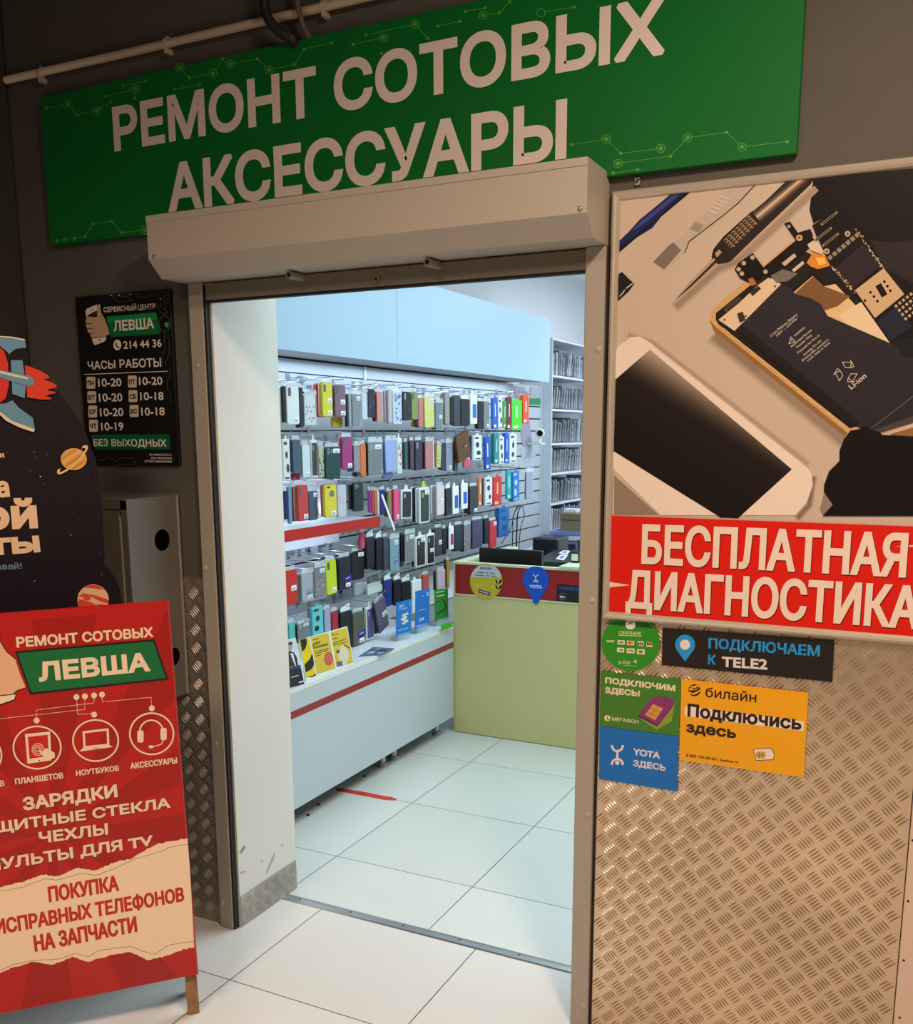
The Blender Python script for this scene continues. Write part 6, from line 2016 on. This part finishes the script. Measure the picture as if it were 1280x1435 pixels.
s.poly(SQ(110, 40, 130), KC((160, 342), (284, 378), (276, 414), (154, 378)), 2, g)
s.stroke(SQ(226, 214, 226), KC((175, 364), (262, 390)), 1.3, 3, g)
for (x, y) in ((145, 308), (308, 322)):
    s.poly(SQ(224, 216, 130), KC(*circ(x, y, 11, 10)), 2, g)
local(g.obj('print'), t)
drop = [(762 + 140 * math.cos(math.radians(q)), 240 + 138 * math.sin(math.radians(q))) for q in range(155, 386, 11)] + [(870, 340), (810, 440), (790, 492), (764, 504), (738, 492), (715, 430), (655, 340)]
s, t = sticker('drop_sticker', 'blue drop-shaped sticker with a white figure on the red band', KC(*drop), SQ(10, 84, 206), y=YS - .0035)
g = G()
wq = SQ(206, 220, 238)
figure(s, g, wq, KC, 760, 186, 44, 84, 1.3)
a, b, c = KC((692, 332), (830, 338), (692, 294))
s.text(wq, 'YOTA', a, b, c, .08, 1, g)
local(g.obj('print'), t)
s, t = sticker('connect_sign', 'small black sign with a white arrow on the red counter band', KC((985, 288), (1300, 318), (1300, 508), (980, 470)), SQ(26, 24, 26), 'sign', y=YS - .0015, th=.001)
g = G()
a, b, c = KC((1004, 344), (1270, 372), (1004, 308))
s.text(SQ(50, 100, 190), 'ПОДКЛЮЧАЕМ', a, b, c, .02, 1, g)
s.stroke(SQ(120, 124, 130), KC(*circ(1040, 422, 36, 24)), .6, 1, g, close=True)
s.poly(SQ(226, 228, 230), KC((1014, 424), (1034, 404), (1034, 416), (1066, 420), (1066, 434), (1034, 430), (1034, 444)), 1, g)
local(g.obj('print'), t)

# things on and behind the counter
mo = thing('monitor', 'wide black monitor back standing behind the red counter band', 'monitor', (-2.0, 4.74, .74))
m0, m1 = onY(673.5, 767, 4.74), onY(761.5, 773, 4.74)
local(G().box(mat((14, 15, 18), .4), m0.x, m1.x, 4.72, 4.75, .775, m0.z, bev=.004).obj('screen_housing'), mo)
mx_ = (m0.x + m1.x) / 2
local(G().box(mat((16, 17, 20), .4), mx_ - .03, mx_ + .03, 4.751, 4.775, .76, .9).obj('stand_neck'), mo)
local(G().box(mat((16, 17, 20), .4), mx_ - .12, mx_ + .12, 4.7, 4.86, .7385, .7595, bev=.003).obj('stand_base'), mo)
wd = thing('work_desk', 'dark work desk along the wall under the rear rack', 'desk', (-2.5, 6.5, 0))
local(G().box(mat((40, 40, 46), .4), -2.67, -2.0, 5.6, 8.2, .70, .73).obj('desk_top'), wd)
for (x, y) in ((-2.62, 5.65), (-2.05, 5.65), (-2.62, 8.15), (-2.05, 8.15)):
    local(G().box(mat((60, 60, 66), .4), x - .02, x + .02, y - .02, y + .02, 0.001, .6995).obj('leg'), wd)
pr0, pr1 = onY(746, 753, 6.0), onY(782, 757, 6.0)
pt = thing('label_printer', 'black box-shaped printer on the work desk behind the monitor', 'printer', ((pr0.x + pr1.x) / 2, 6.1, .73))
local(G().box(mat((18, 20, 26), .3), pr0.x, pr1.x, 6.0, 6.22, .7305, pr0.z, bev=.012).obj('housing'), pt)
local(G().box(mat((30, 32, 38), .3), pr0.x + .012, pr1.x - .012, 5.996, 5.9995, pr0.z - .055, pr0.z - .02).obj('paper_slot'), pt)
b0, b1 = onY(771, 744, 6.6), onY(820, 746, 6.6)
bz = b0.z
fr_ = thing('monitor_riser', 'pale blue box-shaped riser holding a small grey device by the rear rack', 'stand', (b0.x, 6.7, .73))
pbm = mat((124, 138, 204), .4)
local(G().box(pbm, b0.x, b1.x, 6.6, 6.85, bz - .03, bz, bev=.003).obj('top_panel'), fr_)
local(G().box(pbm, b0.x, b0.x + .055, 6.6, 6.85, .7305, bz - .0305).obj('side_panel'), fr_)
local(G().box(pbm, b1.x - .03, b1.x, 6.6, 6.85, .7305, bz - .0305).obj('side_panel'), fr_)
dv0 = onY(789, 758, 6.66)
gd_ = thing('small_device', 'small grey device with a dark screen inside the pale blue riser', 'device', (dv0.x, 6.7, .73))
dx1 = min(dv0.x + .12, b1.x - .035)
local(G().box(mat((160, 172, 190), .4), dv0.x, dx1, 6.66, 6.72, .7305, dv0.z, bev=.004).obj('case'), gd_)
local(G().box(mat((40, 54, 90), .2), dv0.x + .02, dx1 - .02, 6.657, 6.6597, .7305 + .03, dv0.z - .02).obj('screen'), gd_)
c0, c1 = onY(786, 719, 6.62), onY(820, 722, 6.62)
bo = thing('cardboard_box', 'brown cardboard box on top of the pale blue riser', 'box', (c0.x, 6.7, bz))
hh_ = c0.z - bz
brown = mat((136, 120, 92), .6)
local(G().box(brown, c0.x, c1.x, 6.63, 6.83, bz + .001, bz + hh_ * .62).obj('body'), bo)
local(G().box(mat((122, 108, 82), .6), c0.x - .006, c1.x + .006, 6.622, 6.838, bz + hh_ * .63, bz + hh_, bev=.002).obj('lid'), bo)
w0 = onY(790, 713, 6.68)
g = G().box(mat((216, 216, 220), .5), w0.x, w0.x + .1, 6.68, 6.76, bz + hh_ + .001, max(w0.z, bz + hh_ + .02), bev=.002)
tag(g.obj('paper_box'), 'flat white paper box on the brown cardboard box', 'box')
for (q, lb) in ((((779, 783), (786, 777), (796, 778), (790, 785)), 'white printed sheet on the dark pad behind the monitor'), (((783, 775), (790, 771), (799, 772), (795, 777)), 'smaller white sheet behind the printed sheet')):
    zz = .752 if 'printed' in lb else .7525
    P = [on_plane(x, y, Vector((0, 0, .87)), Vector((0, 0, 1))) for x, y in q]
    g = G()
    g.add(paperw, P + [p - Vector((0, 0, .002)) for p in P], [(0, 1, 2, 3), (4, 5, 6, 7), (0, 1, 5, 4), (1, 2, 6, 5), (2, 3, 7, 6), (3, 0, 4, 7)])
    if 'printed' in lb:
        c_ = sum(P, Vector()) / 4
        g.add(mat((110, 112, 190), .5), [c_ + (p - c_) * .5 + Vector((0, 0, .0004)) for p in P], [(0, 1, 2, 3)])
    tag(g.obj('paper_sheet'), lb, 'paper')
P = [on_plane(x, y, Vector((0, 0, .868)), Vector((0, 0, 1))) for x, y in ((757, 787), (764, 778), (778, 770), (812, 771), (812, 790))]
pd = thing('cash_drawer', 'black flat-topped cash drawer carrying white sheets behind the counter', 'drawer', (-1.75, 5.1, .74))
g = G()
n_ = len(P)
lo_ = [Vector((p.x, p.y, .7395)) for p in P]
g.add(mat((20, 22, 26), .35), P + lo_, [tuple(range(n_)), tuple(range(n_, 2 * n_))] + [(i, (i + 1) % n_, n_ + (i + 1) % n_, n_ + i) for i in range(n_)])
local(g.obj('body'), pd)
p = onY(805, 796, 4.7)
dc_ = thing('desk_clock', 'small black desk clock with a white face on the raised counter top', 'clock', (p.x, 4.7, .9625))
cz_ = .9625
local(G().box(BLACK, p.x - .02, p.x + .03, 4.69, 4.73, cz_, cz_ + .055, bev=.004).obj('case'), dc_)
local(G().box(mat((226, 232, 220), .4), p.x - .013, p.x + .023, 4.6885, 4.6898, cz_ + .012, cz_ + .047).obj('face'), dc_)

# ---------------------------------------------------------------- leaflets on the display counter
def leaflet(name, label, bl, br, tl, tr, z, col, art, cat='leaflet', foot=True):
    Z = Vector((0, 0, 1))
    a, b = on_plane(bl[0], bl[1], Vector((0, 0, z)), Z), on_plane(br[0], br[1], Vector((0, 0, z)), Z)
    u = (b - a).normalized()
    n = u.cross(Z)
    s = Sheet(a, u, n, .0003)
    q = [s.uv(*p) for p in (bl, br, tr, tl)]
    t = thing(name, uniq(label), cat, (a + b) / 2)
    g = G().prism(mat(col, .4), q, s.o - s.n * .0015, s.u, s.w, s.n, .0015)
    local(g.obj('card'), t)
    g = G()
    art(s, g)
    if g.v:
        local(g.obj('print'), t)
    if foot and z > .61:
        c_ = (a + b) / 2
        W_ = (b - a).length
        g = G()
        f0 = a + u * W_ * .1 + n * .004
        f1 = b - u * W_ * .1 + n * .004
        zz = .6062
        vs = []
        for p in (f0, f1):
            for dd, hz in ((0, zz), (0, z + .012), (-.05, z - .002), (-.05, zz)):
                vs.append((p.x + n.x * dd, p.y + n.y * dd, hz))
        g.add(mat((200, 222, 230), .1, alpha=.35), vs, [(0, 1, 2, 3), (4, 5, 6, 7), (0, 1, 5, 4), (1, 2, 6, 5), (2, 3, 7, 6), (3, 0, 4, 7)])
        local(g.obj('clear_holder'), t)
    return t


M5 = crop(395, 840, 10.25)
N5 = crop(475, 800, 10.667)
O5 = crop(565, 790, 13.05)


def art_man(s, g):
    s.poly(SQ(30, 30, 36), M5((0, 1010), (265, 940), (325, 1215), (0, 1300)), 1, g)
    s.poly(SQ(48, 46, 50), M5((0, 800), (110, 740), (175, 760), (215, 830), (235, 945), (0, 1000)), 1.5, g)
    s.poly(SQ(226, 228, 232), M5((120, 775), (160, 770), (205, 945), (190, 955)), 2, g)
    s.poly(SQ(176, 170, 170), M5(*circ(118, 680, 36, 16, 62)), 2.5, g)
    s.poly(SQ(70, 68, 70), M5(*circ(122, 632, 34, 14, 26)), 3, g)
    s.stroke(SQ(60, 84, 130), M5((130, 1000), (255, 970)), 1.6, 2, g)
    s.stroke(SQ(214, 214, 220), M5((140, 1120), (235, 1090)), 1.2, 2, g)
    s.stroke(SQ(214, 214, 220), M5((250, 1190), (310, 1175)), 2.2, 2, g)


leaflet('brochure', 'black and white brochure with a suited figure beside the doorway board', (395, 967.5), (428.6, 957.5), (391, 899), (414.4, 893.6), .607, (224, 228, 236), art_man, 'brochure')


def art_yellow(s, g):
    yl = SQ(222, 192, 62)
    s.poly(SQ(232, 208, 30), M5((250, 585), (395, 548), (490, 1090), (350, 1125)), 1, g)
    s.poly(SQ(24, 24, 26), M5((262, 580), (350, 556), (362, 620), (340, 700), (292, 755)), 2, g)
    s.poly(SQ(24, 24, 26), M5((325, 935), (400, 860), (438, 770), (465, 930), (430, 1000), (345, 1050)), 2, g)
    s.poly(SQ(24, 24, 26), M5((365, 1110), (440, 1098), (488, 1060), (490, 1090), (430, 1120)), 2, g)
    s.poly(yl, M5((415, 545), (670, 475), (770, 990), (505, 1075)), 1, g)
    s.poly(yl, M5((700, 468), (935, 402), (1025, 905), (790, 975)), 1, g)
    d_ = SQ(60, 54, 44)
    a, b, c = M5((445, 672), (556, 628), (442, 632))
    s.text(d_, 'добро', a, b, c, .04, 2, g, 'x')
    a, b, c = M5((452, 712), (665, 658), (448, 680))
    s.text(d_, 'пожаловать', a, b, c, .06, 2, g, 'x')
    for q in (((440, 585), (530, 562)), ((470, 755), (670, 702)), ((475, 782), (660, 732)), ((480, 815), (560, 795)), ((712, 515), (805, 490)), ((725, 570), (795, 552)), ((735, 630), (920, 570)), ((740, 660), (930, 608))):
        s.stroke(d_, M5(*q), 1.0, 2, g)
    s.poly(SQ(214, 84, 84), M5(*circ(672, 852, 64, 22, 98)), 2, g)
    s.stroke(SQ(230, 140, 130), M5(*circ(672, 852, 30, 16, 46)), .8, 3, g, close=True)
    s.poly(SQ(226, 218, 180), M5(*circ(885, 800, 76, 22, 145)), 2, g)
    s.poly(SQ(208, 60, 66), M5((895, 640), (975, 690), (970, 715), (890, 662)), 3, g)
    s.poly(SQ(96, 70, 120), M5((780, 735), (825, 722), (832, 760), (788, 775)), 3, g)
    s.poly(SQ(120, 96, 156), M5((785, 900), (865, 880), (875, 950), (795, 968)), 3, g)


leaflet('promo_card', 'wide yellow three-panel promo card standing on the display counter', (429.5, 955), (496, 931.5), (419.4, 896.8), (486.9, 877.6), .607, (236, 240, 232), art_yellow, 'promo card')
lb_ = SQ(206, 226, 244)


def art_b1(s, g):
    for q in (((905, 522), (975, 508)), ((905, 548), (990, 530)), ((895, 582), (1025, 552)), ((890, 892), (1035, 852))):
        s.stroke(lb_, N5(*q), .7, 1, g)
    s.stroke(SQ(222, 214, 208), N5((1030, 635), (955, 665), (1010, 690), (940, 725), (1025, 745), (955, 790)), 3.0, 1, g)
    s.stroke(lb_, N5((1062, 480), (1064, 500)), .8, 1, g)


leaflet('leaflet', 'tall blue leaflet with a zigzag drawing in a clear holder', (555, 892.8), (576.4, 887.4), (555.6, 844.4), (576.8, 839.4), .63, (26, 118, 196), art_b1)


def art_b2(s, g):
    a, b, c = O5((292, 1062), (388, 1030), (290, 1000))
    s.text(lb_, '399', a, b, c, .04, 1, g)
    for q in (((300, 850), (420, 825)), ((230, 1150), (440, 1090)), ((345, 595), (375, 585))):
        s.stroke(lb_, O5(*q), .6, 1, g)
    figure(s, g, lb_, O5, 452, 515, 30, 62, .8)


leaflet('leaflet', 'tall blue leaflet with a price of 399 in a clear holder', (582, 882.4), (601.8, 876.4), (582.6, 829), (602.4, 824.4), .632, (22, 112, 200), art_b2)


def art_g(s, g):
    for q in (((612, 528), (755, 495)), ((615, 600), (750, 568))):
        s.stroke(SQ(206, 226, 200), O5(*q), 1.3, 1, g)
    s.stroke(SQ(60, 60, 40), O5((600, 690), (700, 655), (765, 700), (785, 790), (735, 860), (620, 905)), 2.2, 1, g)
    s.stroke(SQ(206, 90, 60), O5((605, 680), (690, 655), (740, 720)), 1.0, 2, g)


leaflet('leaflet', 'tall green leaflet with a curved drawing beside the service counter', (609.8, 871.6), (628.8, 866.6), (609, 827), (627.8, 824.4), .632, (28, 140, 46), art_g)
leaflet('leaflet', 'low green leaflet at the counter edge below the tall green one', (618.8, 883.6), (635.2, 878.2), (618, 874.8), (634.8, 871.4), .607, (64, 176, 48), lambda s, g: s.stroke(SQ(200, 230, 190), O5((880, 1080), (905, 1130)), .8, 1, g))
P = [on_plane(x, y, Vector((0, 0, .608)), Vector((0, 0, 1))) for x, y in ((502, 920), (523, 906.5), (553.5, 908.5), (536, 917.5))]
g = G()
g.add(mat((90, 110, 140), .2), P + [p - Vector((0, 0, .0016)) for p in P], [(0, 1, 2, 3), (4, 5, 6, 7), (0, 1, 5, 4), (1, 2, 6, 5), (2, 3, 7, 6), (3, 0, 4, 7)])
c_ = sum(P, Vector()) / 4
for k, (u_, v_, w_, c) in enumerate(((.2, .3, .25, (200, 214, 226)), (.5, .55, .3, (40, 50, 64)), (.65, .2, .2, (170, 190, 210)), (.25, .7, .2, (190, 150, 140)))):
    B = lambda a, b: P[0].lerp(P[1], b).lerp(P[3].lerp(P[2], b), a) + Vector((0, 0, .0004 + k * .00005))
    g.add(mat(c, .25), [B(u_, v_), B(u_ + w_, v_), B(u_ + w_, v_ + .2), B(u_, v_ + .2)], [(0, 1, 2, 3)])
tag(g.obj('magazine'), 'glossy magazine lying flat on the display counter', 'magazine')
